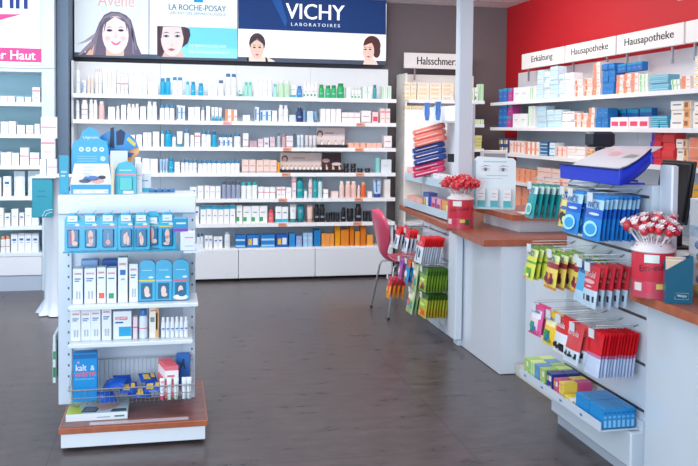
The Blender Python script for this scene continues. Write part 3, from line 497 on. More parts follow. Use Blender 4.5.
left(0, ZL[0], [(CA, -60, 0, 8, 6, W_, '', 'plain', 'low white carton'), (CA, 0.6, 15, 2, 6, W_, '', 'plain', 'low white carton'), (CA, 17, 24, 1, 5.5, W_, '', 'plain', 'flat white carton'), (CA, 25, 31.5, 1, 5.5, W_, '', 'plain', 'flat white carton'), (CA, 32.5, 40.5, 1, 15, 'f4f6f8', '', 'pink', 'tall white carton')])
left(1, ZL[1], [(CA, -60, 0, 6, 11, W_, '', 'plain', 'square white carton'), (CA, .6, 16, 2, 12, W_, '', 'plain', 'square white carton'), (CA, 17, 25, 1, 9, 'eef4f8', '', 'lips', 'carton with grey print'), (CA, 26, 33.5, 1, 9, 'eef4f8', '', 'lips', 'carton with grey print'), (CA, 34.5, 40, 1, 10, W_, '', 'plain', 'square white carton')])
left(2, ZL[2], [(CA, -60, 0, 6, 13, W_, '', 'pinkline', 'white carton with pink line'), (CA, .6, 11.5, 2, 12.5, 'f2f4f8', '', 'plain', 'white carton'), (CA, 12, 19, 1, 12, W_, '', 'plain', 'white carton'), (CA, 20, 29, 1, 17, W_, '', 'pinkline', 'taller white carton with pink line'), (CA, 29.5, 39.5, 1, 12.5, W_, '', 'pinkline', 'white carton with pink line')])
left(3, ZL[3], [(PO, -58, -6, 4, 24, 'e8f2f8', 'f8fafc', '', 'pale blue refill pouch'), (CA, -5, 1, 1, 18, W_, '', 'plain', 'white carton'), (CA, 3, 11, 1, 19, W_, '', 'bluemark', 'white blue marked carton'), (PO, 13, 24.5, 1, 24, 'e8f2f8', 'f8fafc', '', 'pale blue refill pouch'), (PO, 27, 39.5, 1, 24, 'e8f2f8', 'f8fafc', '', 'pale blue refill pouch')])
left(4, ZL[4], [(CA, -58, -6, 5, 17, W_, '', 'blue', 'white carton'), (CA, -5, 3.5, 1, 17, W_, '', 'plain', 'white carton'), (CA, 4, 10, 1, 12, W_, '', 'bluemark', 'short white carton'), (CA, 11, 18, 1, 16.5, W_, '', 'plain', 'white carton'), (CA, 19, 24, 1, 12, W_, '', 'bluemark', 'short white carton'), (CA, 24.5, 38.5, 2, 16.5, W_, '', 'plain', 'white carton')])
left(5, ZLB, [(B, -55, -1, 8, 15, 'f4f6f6', 'f0a078', 'pinkline', 'white bottle with orange cap'), (B, 0, 9.5, 2, 16, 'f4f6f6', 'f0a078', 'pinkline', 'white bottle with orange cap'), (CA, 10.5, 38.5, 4, 18, W_, '', 'bluemark', 'white carton with blue mark')])
# ------------------------------------------------------------------ sore-throat bay on the back wall (right of the run) with its hanging sign
def slim_bay(name, x0, x1, zs, label, ztop):
    O = Vector(((x0+x1)/2, YS, 0)); b = empty(name, O, 0, label, 'shelving'); D = (-O.x, -O.y, 0)
    MB().box(x0, YP-.02, .03, x1, YP, ztop, mat('f1eee9', .5)).obj('back_panel', b, D)
    for x in (x0-.02,): MB().box(x, YS+.06, 0, x+.02, YP, ztop-.01, mat('efe9e2', .4)).obj('side_panel', b, D)
    for z in zs:
        s = MB().box(x0, YS+.005, z-.026, x1-.02, YP-.022, z, M_SHELF, bev=.002).obj('shelf', b, D); MB().box(x0, YS-.004, z-.03, x1-.02, YS+.004, z+.003, mat('f7f9fb', .3)).obj('price_rail', s)
    MB().box(x0, YS+.02, .05, x1-.02, YP-.03, .3, M_LAM).obj('cabinet_body', b, D)
slim_bay('shelving_bay', 2.372, 3.2, [1.79, 1.55, 1.30, 1.05, .80, .55], 'narrow white shelving bay behind the white pillar', 2.07)
hl = lambda u: onY(u, 150, 8.235)
run('on the top shelf behind the pillar', 1.79, hl, 0, 0, lambda u: 96., [(CA, 404, 416, 2, 17.5, 'fbf6ea', '', 'yellowstripe', 'cream yellow carton', 4), (CA, 416.5, 453, 3, 17, 'fcf9f3', '', 'yellowstripe', 'broad cream carton', 4), (CA, 469, 473.5, 1, 12, 'eef8ea', '', 'greenv', 'green striped carton'), (CA, 474, 478, 1, 14, 'eef8ea', '', 'green', 'white green carton'), (CA, 478.5, 483, 1, 17, 'd4f0cc', '', 'greenv', 'tall green carton')])
run('on the second shelf behind the pillar', 1.55, hl, 0, 0, lambda u: 96., [(CA, 405, 424, 3, 17, 'fbf0d4', '', 'yellowstripe', 'yellow carton', 3), (CA, 442, 453, 1, 14, 'fbf8f6', '', 'plain', 'white carton', 2), (CA, 470, 484, 3, 5, 'e8efc8', '', 'greenv', 'low lime carton')])
run('on the third shelf behind the pillar', 1.30, hl, 0, 0, lambda u: 96., [(CA, 469, 482, 2, 13, 'd6dc84', '', 'yellowstripe', 'lime yellow carton', 2)])
def hang_sign(name, p0, p1, z0, z1, rotz, txt, label, wf, posts=True, hh=.5):
    c = (p0+p1)/2; w = (p1-p0).length; o = empty(name, (c.x, c.y, z0), rotz, label, 'sign')
    MB().box(-w/2, -.012, 0, w/2, .012, z1-z0, mat('e9e7e4', .7), bev=.003).obj('sign_board', o)
    h = z1-z0
    if txt: MB().text(txt, 0, h*.25, w*wf, h*hh, -.0126, mat('141418', .8), bold=.004).obj('lettering', o)
    if posts:
        for s in (-1, 1): MB().box(s*w*.34-.009, -.006, -.12, s*w*.34+.009, .006, 0, M_CHROME).obj('post', o)
    return o
hang_sign('shelf_sign', onY(404, 60, 8.45), onY(470, 60, 8.45), 2.125, 2.285, 0, 'Halsschmerz', 'white shelf sign lettered Halsschmerz, half behind the pillar', .62)
# ------------------------------------------------------------------ medicine shelving on the red wall
XS, XP = 3.28, 3.58
ZR = [1.775, 1.522, 1.268, 1.0, .76]
RY = [8.28, 7.12, 5.96, 4.80, 3.64]
RW = ['farthest, against the corner', 'second from the corner', 'third from the corner', 'nearest, above the monitor']
for i in range(4):
    y1, y0 = RY[i]-.001, RY[i+1]+.001; O = Vector((XS, (y0+y1)/2, 0)); b = empty('wall_shelving_bay', O, math.radians(-90), f'white medicine shelving bay on the red wall, {RW[i]}', 'shelving', 'medicine shelving bays along the red wall')
    def obj(mb, name, par=b, O=O):
        vs = [(-(v[1]-O.y), v[0]-O.x, v[2]) for v in mb.v]; mb.v = vs; return mb.obj(name, par)
    obj(MB().box(XP, y0, .03, XP+.018, y1, 2.09, mat('f0f0f2', .5)).box(XP-.001, y0, .03, XP, y1, 1.76, mat('c9d6e2', .5)), 'back_panel')
    for z in ZR:
        s = obj(MB().box(XS+.005, y0, z-.024, XP-.002, y1, z, M_SHELF, bev=.002), 'shelf')
        rl = MB().box(XS-.004, y0, z-.03, XS+.004, y1, z+.002, mat('f7f8fa', .3)); rl.v = [(-(v[1]-O.y), v[0]-O.x, v[2]) for v in rl.v]; rl.obj('price_rail', s)
    obj(MB().box(XS+.02, y0, .08, XP-.002, y1, .66, M_LAM), 'cabinet_body')
    obj(MB().box(XS+.04, y0, 0, XP-.002, y1, .08, mat('2a2628')), 'plinth')
R90 = math.radians(-90); CN[0] = 'medicine_carton'
def rl_(u): return onX(u, 127, 3.31)
def rppm(u): p = onX(u, 127, 3.31); return F/(p.dot(_w)-EYE*_w.z)
def right(i, specs): run(['on the top red-wall shelf', 'on the second red-wall shelf', 'on the third red-wall shelf', 'on the fourth red-wall shelf', 'on the lowest red-wall shelf'][i], ZR[i], rl_, R90, 0, rppm, specs)
BLU, MAG = '2a6cc4', 'c0388c'
right(0, [(CA, 498, 506, 2, 14, BLU, '', 'tealtop', 'small blue carton'), (CA, 506.5, 510.5, 1, 14, MAG, '', 'tealtop', 'magenta carton'), (CA, 511.5, 527, 2, 14, 'f8f8f8', '', 'plain', 'broad white carton'), (CA, 528, 534.5, 2, 14, W_, '', 'greenv', 'white green striped carton'),
 (CA, 536, 541.5, 1, 28, 'dcedf4', '', 'bars', 'pale blue striped carton', 6), (CA, 543, 548, 1, 26, 'eef5f8', '', 'bars', 'white aqua carton', 5), (CA, 548.5, 556, 1, 31, 'd4e8f2', '', 'bars', 'light blue carton', 7), (CA, 557.5, 562.5, 1, 24, 'e8f2f6', '', 'bars', 'white aqua striped carton', 5), (CA, 563.5, 572, 2, 24, 'f4f6f8', '', 'plain', 'white carton', 4),
 (CA, 573.5, 581, 1, 17, 'f8e2da', '', 'coralv', 'coral striped carton', 3), (CA, 583, 590.5, 1, 18, 'f6d4c8', '', 'coralv', 'salmon striped carton', 3), (CA, 591.5, 598.5, 1, 32, 'fae8e0', '', 'coral', 'white coral carton', 5), (CA, 600, 612.5, 2, 31, '2277c0', '', 'blue', 'blue stacked carton', 5),
 (CA, 614.5, 636, 3, 20, 'fbe4de', '', 'coral', 'pale salmon carton', 3), (CA, 637, 646, 1, 18, 'eaf6ea', '', 'greenv', 'green white carton', 3), (CA, 648, 667, 1, 16, '6fb4cc', '', 'bars', 'teal flat carton', 4), (CA, 669, 678, 1, 11, 'eef6ec', '', 'greenv', 'white green carton', 2), (CA, 680, 689, 1, 14, 'fbeee8', '', 'coral', 'white coral striped carton', 2), (CA, 691, 712, 1, 34, 'f6f4f0', '', 'yellowstripe', 'cream carton', 4)])
run('behind the salmon stack', ZR[0]+.16, rl_, R90, 0, rppm, [(CA, 614.5, 640, 5, 9, '1f6cb8', '', 'tealtop', 'upright blue carton', 1, .05)])
right(1, [(CA, 497.5, 506, 2, 23, BLU, '', 'tealtop', 'blue purple carton', 2), (CA, 506.5, 511, 1, 23, MAG, '', 'tealtop', 'magenta carton', 2), (CA, 512, 526.5, 2, 14, 'f8f8f8', '', 'plain', 'broad white carton'), (CA, 527.5, 534, 2, 22, W_, '', 'greenv', 'white green striped carton'),
 (CA, 536, 545, 1, 22, 'c6deea', '', 'bars', 'pale blue carton', 4), (CA, 546, 560, 2, 18, 'd8ecf2', '', 'bars', 'aqua striped carton', 3), (CA, 561.5, 573.5, 3, 16, 'f8f4f4', '', 'pink', 'white pink carton', 2), (CA, 574.5, 586, 2, 15, 'f8dcd0', '', 'coralv', 'coral striped carton', 2), (CA, 587, 593, 1, 20, 'fae4dc', '', 'coral', 'white coral carton', 2),
 (CA, 594.5, 607, 2, 20, '2074b8', '', 'blue', 'deep blue carton', 2), (CA, 609, 648, 4, 11, 'fbeef0', '', 'oval', 'white carton with pink oval', 1), (CA, 650, 667, 2, 13, '36a0c0', '', 'bars', 'teal striped carton', 3), (CA, 669, 690, 1, 27, 'f8f2ea', '', 'orange', 'cream carton with orange end', 3), (CA, 691.5, 712, 1, 27, 'fbf0e6', '', 'orange', 'peach cream carton', 3)])
run('behind the pink oval cartons', ZR[1]+.0, lambda u: rl_(u)+Vector((.12, 0, 0)), R90, 0, rppm, [(CA, 600, 636, 6, 20, '1f66b4', '', 'tealtop', 'upright blue carton', 1, .05)])
right(2, [(CA, 498.5, 508, 2, 14, '3a5488', '', 'dots', 'navy white carton', 2), (CA, 509, 524, 4, 13, 'f8e6de', '', 'coralv', 'coral white carton'), (CA, 525, 538, 3, 13, 'faf2ec', '', 'coral', 'white coral carton'), (CA, 540, 548, 1, 14, '2a5f94', '', 'bars', 'dark blue teal carton', 2), (CA, 549, 554.5, 1, 14, 'e8eef2', '', 'teal', 'white teal carton', 2),
 (CA, 556, 566, 2, 11, 'fadcd0', '', 'coralv', 'salmon carton', 1), (CA, 567, 585, 2, 12, 'faf0ea', '', 'pinkline', 'cream carton', 2), (CA, 586.5, 592, 1, 11, 'f8d0bc', '', 'coral', 'peach carton'), (CA, 631, 640, 1, 9, 'f2d0cc', '', 'plain', 'small pale pink carton'),
 (CA, 650, 661, 1, 38, 'd8283c', '', 'redp', 'red and purple carton', 5), (CA, 661.5, 674, 1, 38, 'e04040', '', 'blank', 'red carton', 5), (CA, 676, 687, 1, 28, 'f8efe6', '', 'orange', 'cream orange carton', 3), (CA, 688.5, 710, 1, 30, 'f4efe8', '', 'coral', 'cream white carton', 3)])
right(3, [(CA, 514, 536, 4, 14, 'f4a880', '', 'coralv', 'orange white carton', 2), (CA, 537, 560, 3, 18, 'f8dccf', '', 'pinkline', 'peach patterned carton', 2), (CA, 561, 588, 3, 18, 'f8d0c0', '', 'coralv', 'salmon patterned carton', 2), (CA, 690, 712, 1, 24, 'f0b830', '', 'dark', 'yellow black carton', 3)])
right(4, [(CA, 508, 536, 4, 20, 'f6a888', '', 'coralv', 'orange white carton', 2), (CA, 537, 585, 5, 18, 'f8d8c8', '', 'coralv', 'peach carton', 2)])
for (u0, u1, zz0, zz1, t, l) in ((522.6, 565.3, 2.088, 2.236, 'Erkältung', 'small white shelf sign lettered Erkältung, first on the red wall'), (566.2, 616.4, 2.088, 2.236, 'Hausapotheke', 'white shelf sign lettered Hausapotheke, beside the Erkältung sign'), (617.6, 684.5, 2.088, 2.236, 'Hausapotheke', 'larger looking Hausapotheke sign nearer the hanging sign'), (686, 745, 2.088, 2.236, '', 'white shelf sign cut off by the right frame edge')):
    hang_sign('shelf_sign', onX(u0+.3, 60, 3.40), onX(u1-.3, 60, 3.40), zz0, zz1, R90, t, l, .74 if t != 'Erkältung' else .5)
hang_sign('hanging_sign', onX(678.5, 8, 3.05), onX(740, 8, 3.05), 2.30, 2.44, R90, '', 'white hanging sign at the upper right corner, above the shelf signs', .1, False)
# ------------------------------------------------------------------ pillar, counters
o = MB().box(1.985, 5.60, .832, 2.08, 5.69, ZC, mat('dfe6ee', .35), bev=.004).obj('pillar_white'); o['kind'] = 'structure'
ZT = .83
c = empty('sales_counter', (2.3, 5.6, 0), 0, 'white sales counter with low cherry wood top, beyond the sweet racks', 'counter'); D = (-2.3, -5.6, 0)
MB().prism([(1.99, 4.80), (1.99, 6.34), (2.03, 6.36), (2.6, 6.36), (2.6, 4.80)], .004, ZT-.042, mat('dbe1ea', .16, coat=.3)).obj('counter_body', c, D)
MB().prism([(2.0, 4.82), (2.0, 6.3), (2.55, 6.3), (2.55, 4.82)], 0, .0035, mat('c9ccd2', .4)).obj('plinth', c, D)
MB().prism([(1.872, 4.80), (1.905, 5.49), (1.95, 5.49), (1.95, 5.60), (1.91, 5.60), (1.995, 7.15), (2.7, 7.15), (2.7, 4.76)], ZT-.04, ZT-.002, M_EDGE).prism([(1.873, 4.801), (1.906, 5.489), (1.951, 5.489), (1.951, 5.601), (1.911, 5.601), (1.996, 7.149), (2.699, 7.149), (2.699, 4.761)], ZT-.002, ZT, M_TOP).obj('countertop', c, D)
MB().box(1.965, 5.50, 0, 2.035, 5.59, ZT-.042, mat('e4ebf2', .3), bev=.004).box(1.93, 5.46, .05, 1.982, 5.62, ZT-.043, mat('dfe7f0', .3), bev=.006).obj('leg_panel', c, D)
MB().box(2.62, 6.95, 0, 2.68, 7.10, ZT-.042, mat('d8dde4', .3)).obj('leg', c, D)
u_ = empty('raised_counter_shelf', (2.4, 5.4, ZT), 0, 'raised white counter tier with cherry wood top, carrying the eye care card', 'counter'); D = (-2.4, -5.4, -ZT)
MB().prism([(2.25, 5.14), (2.22, 5.70), (2.62, 5.70), (2.62, 5.14)], ZT+.001, .914, mat('e2e7ee', .2)).obj('riser', u_, D)
MB().prism([(2.165, 5.06), (2.15, 5.74), (2.75, 5.74), (2.75, 5.02)], .915, .95, M_EDGE).prism([(2.166, 5.061), (2.151, 5.739), (2.749, 5.739), (2.749, 5.021)], .95, .952, M_TOP).obj('countertop', u_, D)
# low body between the two counters
l_ = empty('counter_link_unit', (2.3, 4.4, 0), 0, 'plain low white counter link with cream plinth behind the hanging sweets', 'counter'); D = (-2.3, -4.4, 0)
MB().box(2.13, 4.0, .07, 2.6, 4.75, .785, mat('dde3ea', .2)).obj('body', l_, D); MB().box(2.09, 3.98, 0, 2.6, 4.79, .069, mat('d8d4c8', .4)).obj('plinth', l_, D)
# near counter
n_ = empty('sales_counter', (2.4, 2.8, 0), 0, 'nearest white counter with cherry wood top, at the right frame edge', 'counter'); D = (-2.4, -2.8, 0)
MB().box(1.965, 1.6, .0, 2.6, 3.17, ZT-.042, mat('d5dfe8', .14, coat=.4), bev=.01).obj('counter_body', n_, D)
MB().box(2.032, 3.172, .0, 2.075, 3.205, .785, mat('d9e2ec', .25), bev=.006).box(2.03, 3.11, .8315, 2.062, 3.205, 1.36, mat('d9e2ec', .25), bev=.006).obj('end_post', n_, D)
MB().prism([(1.895, 1.5), (1.905, 3.20), (1.98, 3.20), (1.98, 3.168), (2.7, 3.168), (2.7, 1.5)], ZT-.04, ZT-.002, M_EDGE).prism([(1.896, 1.501), (1.906, 3.199), (1.981, 3.199), (1.981, 3.167), (2.699, 3.167), (2.699, 1.501)], ZT-.002, ZT, M_TOP).obj('countertop', n_, D)
# near slat wall with base
s_ = empty('slat_wall_display', (2.0, 3.6, 0), 0, 'white slat wall stand full of hanging sweet bags, joined to the near counter', 'display stand'); D = (-2.0, -3.6, 0)
MB().box(2.0, 3.21, .26, 2.06, 3.97, 1.27, mat('d9e1ea', .3)).obj('slat_panel', s_, D)
MB().box(1.93, 3.21, .06, 2.07, 3.97, .215, mat('dbe3ec', .25), bev=.006).box(1.985, 3.21, .215, 2.07, 3.97, .26, mat('dbe3ec', .25)).obj('base', s_, D)
MB().box(1.96, 3.21, 0, 2.07, 3.95, .058, mat('b4bcc8', .4)).obj('plinth', s_, D)
for z in (.30, .50, .70, .97, 1.22): MB().box(1.996, 3.225, z-.006, 2.0-.0005, 3.965, z+.006, mat('6e6468', .35, .5)).obj('slot_rail', s_, D)
# sweet bags hanging on hooks that stand out of a slat wall towards -X
def bag_me(key, w, h, t, zones, txt=None, tcol='ffffff', tz=.72, tw=.7, th=.16):
    def f():
        mb = MB(); nx, nz = 8, 14
        def yy(i, j): return .0012+t/2*(math.sin(math.pi*i/nx)**.6)*(math.sin(math.pi*min(1, max(0, (j-.8)/(nz-1.6))))**.55)
        for sg in (-1, 1):
            P = [((i/nx-.5)*w*(1-.03*math.sin(math.pi*j/nz)), sg*yy(i, j), -h+j/nz*h) for j in range(nz+1) for i in range(nx+1)]
            for j in range(nz):
                for i in range(nx):
                    col = zones[-1][4]; cx, cz = (i+.5)/nx, (j+.5)/nz
                    for a, b, c_, e, cc in zones:
                        if a <= cx < c_ and b <= cz < e: col = cc; break
                    k = [j*(nx+1)+i, j*(nx+1)+i+1, (j+1)*(nx+1)+i+1, (j+1)*(nx+1)+i]
                    mb.add([P[a] for a in k], [(0, 1, 2, 3)], mat(col, .3), True)
        for ex, ez, erx, erz, ec in DEC.get(key[0], ()): mb.ell((ex-.5)*w, -h+ez*h, erx*w, erz*h, -t/2-.0012-.0003*(ex+ez), mat(ec, .3), 14)
        if txt: mb.text(txt, 0, -h+h*tz, w*tw, h*th, -t/2-.002, mat(tcol), bold=.0008)
        return mb.mesh('bag')
    return cached(('bag', key), f)
DEC = {'tealwick': [(.5, .27, .36, .17, 'c4ece8'), (.52, .26, .24, .11, '48bab0'), (.45, .28, .1, .06, 'e4f8f4')],
 'yellowhoney': [(.4, .28, .22, .12, '2c3c38'), (.62, .2, .16, .09, 'f8f0a0'), (.5, .5, .3, .05, '3c78b8')],
 'bluewick': [(.48, .26, .40, .18, 'b4eefa'), (.5, .25, .30, .125, '38a8e4'), (.44, .28, .16, .07, 'd4f6fc'), (.6, .6, .3, .03, 'd8ecfc')],
 'lemonwick': [(.3, .2, .16, .09, '9cd040'), (.62, .26, .18, .08, '6ab038'), (.55, .14, .14, .05, 'f8f8d0')],
 'berrywick': [(.26, .26, .13, .08, '7c2040'), (.5, .2, .14, .08, 'b02840'), (.74, .25, .12, .08, '50203c'), (.5, .36, .1, .05, 'f4b040')],
 'redem': [(.5, .62, .36, .05, 'f0b4b8'), (.5, .5, .2, .02, 'f4c8cc')], 'pinkherb': [(.3, .3, .14, .12, '30a078'), (.5, .22, .12, .09, '2c78c0'), (.7, .14, .12, .05, 'e84088')],
 'yellowherb': [(.32, .3, .14, .12, '309858'), (.5, .2, .14, .1, '2868b0'), (.66, .14, .12, .05, '48a040')],
 'redliquorice': [(.22, .2, .11, .07, '14161c'), (.42, .17, .12, .06, '1c1e26'), (.62, .2, .12, .07, '101218'), (.8, .17, .1, .06, '20222a')],
 'salmonliquorice': [(.2, .2, .06, .035, '20242c'), (.4, .18, .06, .035, '20242c'), (.6, .2, .06, .035, '20242c'), (.8, .18, .06, .035, '20242c')],
 'redtooth': [(.3, .45, .08, .14, '2c4c70'), (.6, .4, .07, .16, '34507c'), (.5, .8, .34, .08, 'f07078')],
 'gummy': [(.3, .25, .14, .08, 'e0c040'), (.65, .3, .14, .08, 'c04040'), (.5, .5, .3, .06, 'e8f0a8')], 'gummyorange': [(.3, .2, .14, .08, 'f4b040'), (.65, .22, .15, .08, 'e86030'), (.5, .55, .3, .06, 'e0ec98')],
 'multi': [(.3, .4, .16, .08, 'e86888'), (.65, .3, .16, .08, '48a0c0'), (.5, .7, .3, .07, 'f4f0d8'), (.4, .15, .15, .06, 'f0b040')],
 'flame': [(.4, .4, .16, .12, 'f8c848'), (.6, .75, .2, .07, 'f06078')], 'purple': [(.5, .4, .3, .14, 'f4c8e8'), (.5, .75, .3, .07, '7838a0')], 'cyanbag': [(.5, .4, .3, .14, 'd0f0f8'), (.4, .2, .15, .07, 'f08048')]}
ZN = {
 'tealwick': ([(0, .72, 1, .93, 'd8f0ee'), (0, .93, 1, 1, '2c9c8c'), (0, 0, 1, 1, '28a0a4')], 'WICK', '1c5f8c'),
 'yellowhoney': ([(.1, .7, .9, .9, '2c68a8'), (.2, .1, .7, .35, '20403c'), (.1, .4, .9, .7, 'f4e48c'), (0, 0, 1, 1, 'efd860')], 'WICK', 'ffffff'),
 'bluewick': ([(0, .7, 1, .93, 'b8e0f4'), (0, .5, 1, .7, '2468cc'), (0, 0, 1, 1, '2c8cdc')], 'WICK', '1c4fa0'),
 'lemonwick': ([(0, .75, 1, .93, 'e8f2a0'), (0, .52, 1, .6, '70b040'), (.2, .1, .7, .35, '68b838'), (0, .93, 1, 1, '6a9c30'), (0, 0, .2, .1, 'd89840'), (0, 0, 1, 1, 'e4e45c')], 'WICK', '1c5fa8'),
 'berrywick': ([(0, .78, 1, .93, 'e8f0b8'), (0, .58, 1, .68, 'a03848'), (.15, .15, .4, .4, '6a2848'), (.5, .12, .8, .4, 'b02838'), (0, .93, 1, 1, '78a030'), (0, 0, 1, .08, 'e09838'), (0, 0, 1, 1, 'f2d868')], 'WICK', '1c5fa8'),
 'paleblue': ([(0, .8, 1, 1, '2868b0'), (0, 0, 1, .3, 'bcdcf0'), (0, 0, 1, 1, '58b0e0')], 'WICK', '1c4f98'),
 'redem': ([(0, .42, 1, 1, 'd83844'), (.1, .14, .3, .28, '28384c'), (.4, .14, .6, .28, '28384c'), (.7, .14, .9, .28, '28384c'), (0, 0, 1, 1, 'c8dcec')], 'Em-eukal', 'f4c8c8'),
 'pinkherb': ([(.15, .6, .85, .86, 'f4f4fa'), (.1, .1, .55, .45, '2c9068'), (.3, .15, .6, .3, '2868b0'), (0, .86, 1, 1, 'e8508c'), (.8, 0, 1, .86, 'e860a0'), (0, 0, 1, .06, 'd8387c'), (0, 0, 1, 1, 'f4dce8')], 'ipalat', '2458b0'),
 'yellowherb': ([(.15, .6, .85, .86, 'f8f0b8'), (.1, .1, .6, .45, '2c8850'), (.3, .15, .6, .3, '2460a8'), (0, 0, 1, 1, 'f4c838')], 'ipalat', '2458b0'),
 'redliquorice': ([(0, .55, 1, 1, 'e02c34'), (.1, .12, .4, .32, '181c24'), (.5, .1, .9, .3, '181c24'), (0, 0, 1, 1, 'e8ecf2')], 'Rheila', 'ffffff'),
 'salmonliquorice': ([(0, .36, 1, 1, 'd8484c'), (.1, .16, .25, .26, '242834'), (.4, .16, .55, .26, '242834'), (.7, .16, .85, .26, '242834'), (0, 0, 1, 1, 'd4e0ec')], 'Rheila', 'f8d0d0'),
 'redwhite': ([(0, .5, 1, 1, 'e0202c'), (0, .4, 1, .5, 'c878a0'), (0, 0, 1, 1, 'ccd8f0')], None, ''),
 'redtooth': ([(0, .62, 1, 1, 'e83038'), (.3, .1, .42, .6, '24344c'), (.55, .2, .7, .5, '2c4468'), (0, 0, 1, 1, 'dfe6f0')], None, ''),
 'gummy': ([(0, .75, 1, 1, '5c8c38'), (.1, .3, .9, .6, 'b8d048'), (.2, .08, .8, .3, '6c2c30'), (0, 0, 1, 1, '88b040')], None, ''),
 'gummyorange': ([(0, .8, 1, 1, '4c7c34'), (.1, .35, .9, .7, 'a8c840'), (.1, .05, .9, .35, 'f08828'), (0, 0, 1, 1, 'c0c040')], None, ''),
 'purple': ([(0, .6, 1, 1, 'a858b8'), (.2, .2, .8, .5, 'e898d0'), (0, 0, 1, 1, 'c050a0')], None, ''),
 'cyanbag': ([(0, .7, 1, 1, 'd07038'), (.2, .2, .8, .5, '70c8e0'), (0, 0, 1, 1, '2890c8')], None, ''),
 'flame': ([(0, .55, 1, 1, 'd02838'), (.2, .25, .8, .55, 'e84838'), (0, 0, 1, 1, 'f0a028')], None, ''),
 'multi': ([(.1, .6, .9, .9, 'e8e0c0'), (.1, .3, .5, .55, 'd05070'), (.5, .2, .9, .5, '58a860'), (0, 0, 1, 1, 'a8c890')], None, ''),
 'card': ([(.1, .55, .9, .9, 'f4f0f4'), (0, 0, 1, .2, 'e85090'), (0, 0, 1, 1, 'f0c8d8')], None, ''),
}
def hook(y, z, x0, x1, w, label_tag, par_label, place):
    o = empty('display_hook', (x1, y, z), 0, None, 'display hook')
    mb = MB(); mb.tube([(0, -.02, .02), (x0-x1, -.02, .02)], .0022, M_WIRE).tube([(0, .02, 0), (x0-x1-.004, .02, .0)], .0022, M_WIRE).tube([(0, -.02, .02), (0, .02, .0)], .0022, M_WIRE)
    mb.obj('wire', o)
    MB().box(x0-x1-.012, -.022, -.034, x0-x1-.009, .022, .004, mat('dfe6ec', .25)).obj('price_holder', o)
    reg(o, 'wire display hook', place, 'display hook', -y, 0, 'from the far end'); return o
def hang(key, n, y, z, x0, sp, w, h, t, desc, place, lean=0, xw=2.0, nohook=False):
    zones, txt, tc = ZN[key]; me = bag_me((key, w, h, t), w, h, t, zones, txt, tc or 'ffffff')
    if not nohook: hook(y, z+.004, x0-.02, xw-.003, w, None, None, place)
    tl_, tr_ = -9+random.uniform(-3, 3), random.uniform(-3, 3)
    for k in range(n):
        o = link('sweet_bag', me, None, (x0+sp*k, y+random.uniform(-.004, .004), z-.004-random.uniform(0, .005)), (math.radians(random.uniform(-2, 2)), math.radians(lean+random.uniform(-1, 1)), R90))
        # swing about the hook: local frame is turned so that the front looks to -X
        o.rotation_euler = (math.radians(tl_), 0, R90+math.radians(tr_))
        reg(o, desc, place, 'sweet bag', k, 0, 'from the front')
R1, R2, R3 = 'on the top slat-wall row', 'on the middle slat-wall row', 'on the lower slat-wall row'
hang('tealwick', 5, 3.93, 1.235, 1.80, .032, .11, .175, .022, 'teal sweet bag', R1)
hang('yellowhoney', 2, 3.66, 1.23, 1.845, .05, .10, .18, .022, 'yellow honey sweet bag', R1)
hang('bluewick', 4, 3.52, 1.232, 1.815, .034, .135, .195, .026, 'bright blue sweet bag', R1)
hang('bluewick', 9, 3.30, 1.228, 1.795, .0205, .15, .19, .016, 'wide blue sweet bag', R1)
hang('lemonwick', 5, 3.90, .925, 1.79, .03, .12, .165, .022, 'lemon yellow sweet bag', R2)
hang('berrywick', 4, 3.68, .93, 1.795, .04, .125, .175, .024, 'berry yellow sweet bag', R2)
hang('berrywick', 4, 3.535, .925, 1.86, .030, .11, .17, .022, 'narrow berry sweet bag', R2)
hang('paleblue', 2, 3.43, .925, 1.82, .03, .10, .18, .02, 'pale blue sweet bag', R2)
hang('redem', 5, 3.32, .925, 1.80, .036, .125, .18, .02, 'red cough drop bag', R2)
hang('pinkherb', 2, 3.83, .645, 1.79, .03, .13, .145, .022, 'pink herbal sweet bag', R3)
hang('yellowherb', 2, 3.69, .638, 1.80, .03, .12, .155, .022, 'yellow herbal sweet bag', R3)
hang('redliquorice', 2, 3.565, .645, 1.79, .03, .12, .165, .022, 'red liquorice bag', R3)
hang('salmonliquorice', 2, 3.43, .64, 1.79, .03, .13, .17, .022, 'salmon red liquorice bag', R3)
hang('redwhite', 12, 3.30, .64, 1.815, .0145, .12, .19, .012, 'slim red and lilac bag', R3)
# tray of small cartons
CN[0] = "cosmetics_carton"
t_ = empty('display_tray', (1.9, 3.66, .222), 0, 'clear white tray of lozenge boxes low on the slat wall', 'tray'); D = (-1.9, -3.66, -.222)
MB().box(1.805, 3.23, .222, 1.978, 4.06, .226, mat('dfe7ee', .3)).obj('tray_floor', t_, D); MB().box(1.798, 3.23, .222, 1.803, 4.06, .262, mat('d4dde8', .2)).obj('price_lip', t_, D)
for k, y in enumerate((3.4, 3.6, 3.8, 4.0)): MB().box(1.7968, y-.012, .234, 1.7976, y+.012, .244, mat('5a80b8')).obj('price_mark', t_, D)
def tray_boxes(y0, y1, nx, ny, nz, cols, stys, desc, w, d, h, x0=1.812):
    for k in range(ny):
        for i in range(nx):
            for r in range(nz):
                c_ = cols[(k+i) % len(cols)]; y = y1-(y1-y0)*(k+.5)/ny
                o = link('lozenge_box', carton_me(q(w), q(d), q(h), c_, stys[(k+i) % len(stys)]), None, (x0+d/2+i*(d+.002), y, .2265+r*(q(h)+.0006)), (0, 0, R90)); reg(o, desc, 'in the low tray', 'box', round(-y*100+i*.01+k, 3), r)
tray_boxes(3.80, 4.05, 2, 4, 2, ['a8d070', 'd8e890', '6898d0'], ['dots', 'greenv', 'teal'], 'green yellow lozenge box', .058, .074, .048)
tray_boxes(3.72, 3.79, 2, 1, 2, ['28388c'], ['dots'], 'navy lozenge box', .06, .074, .048)
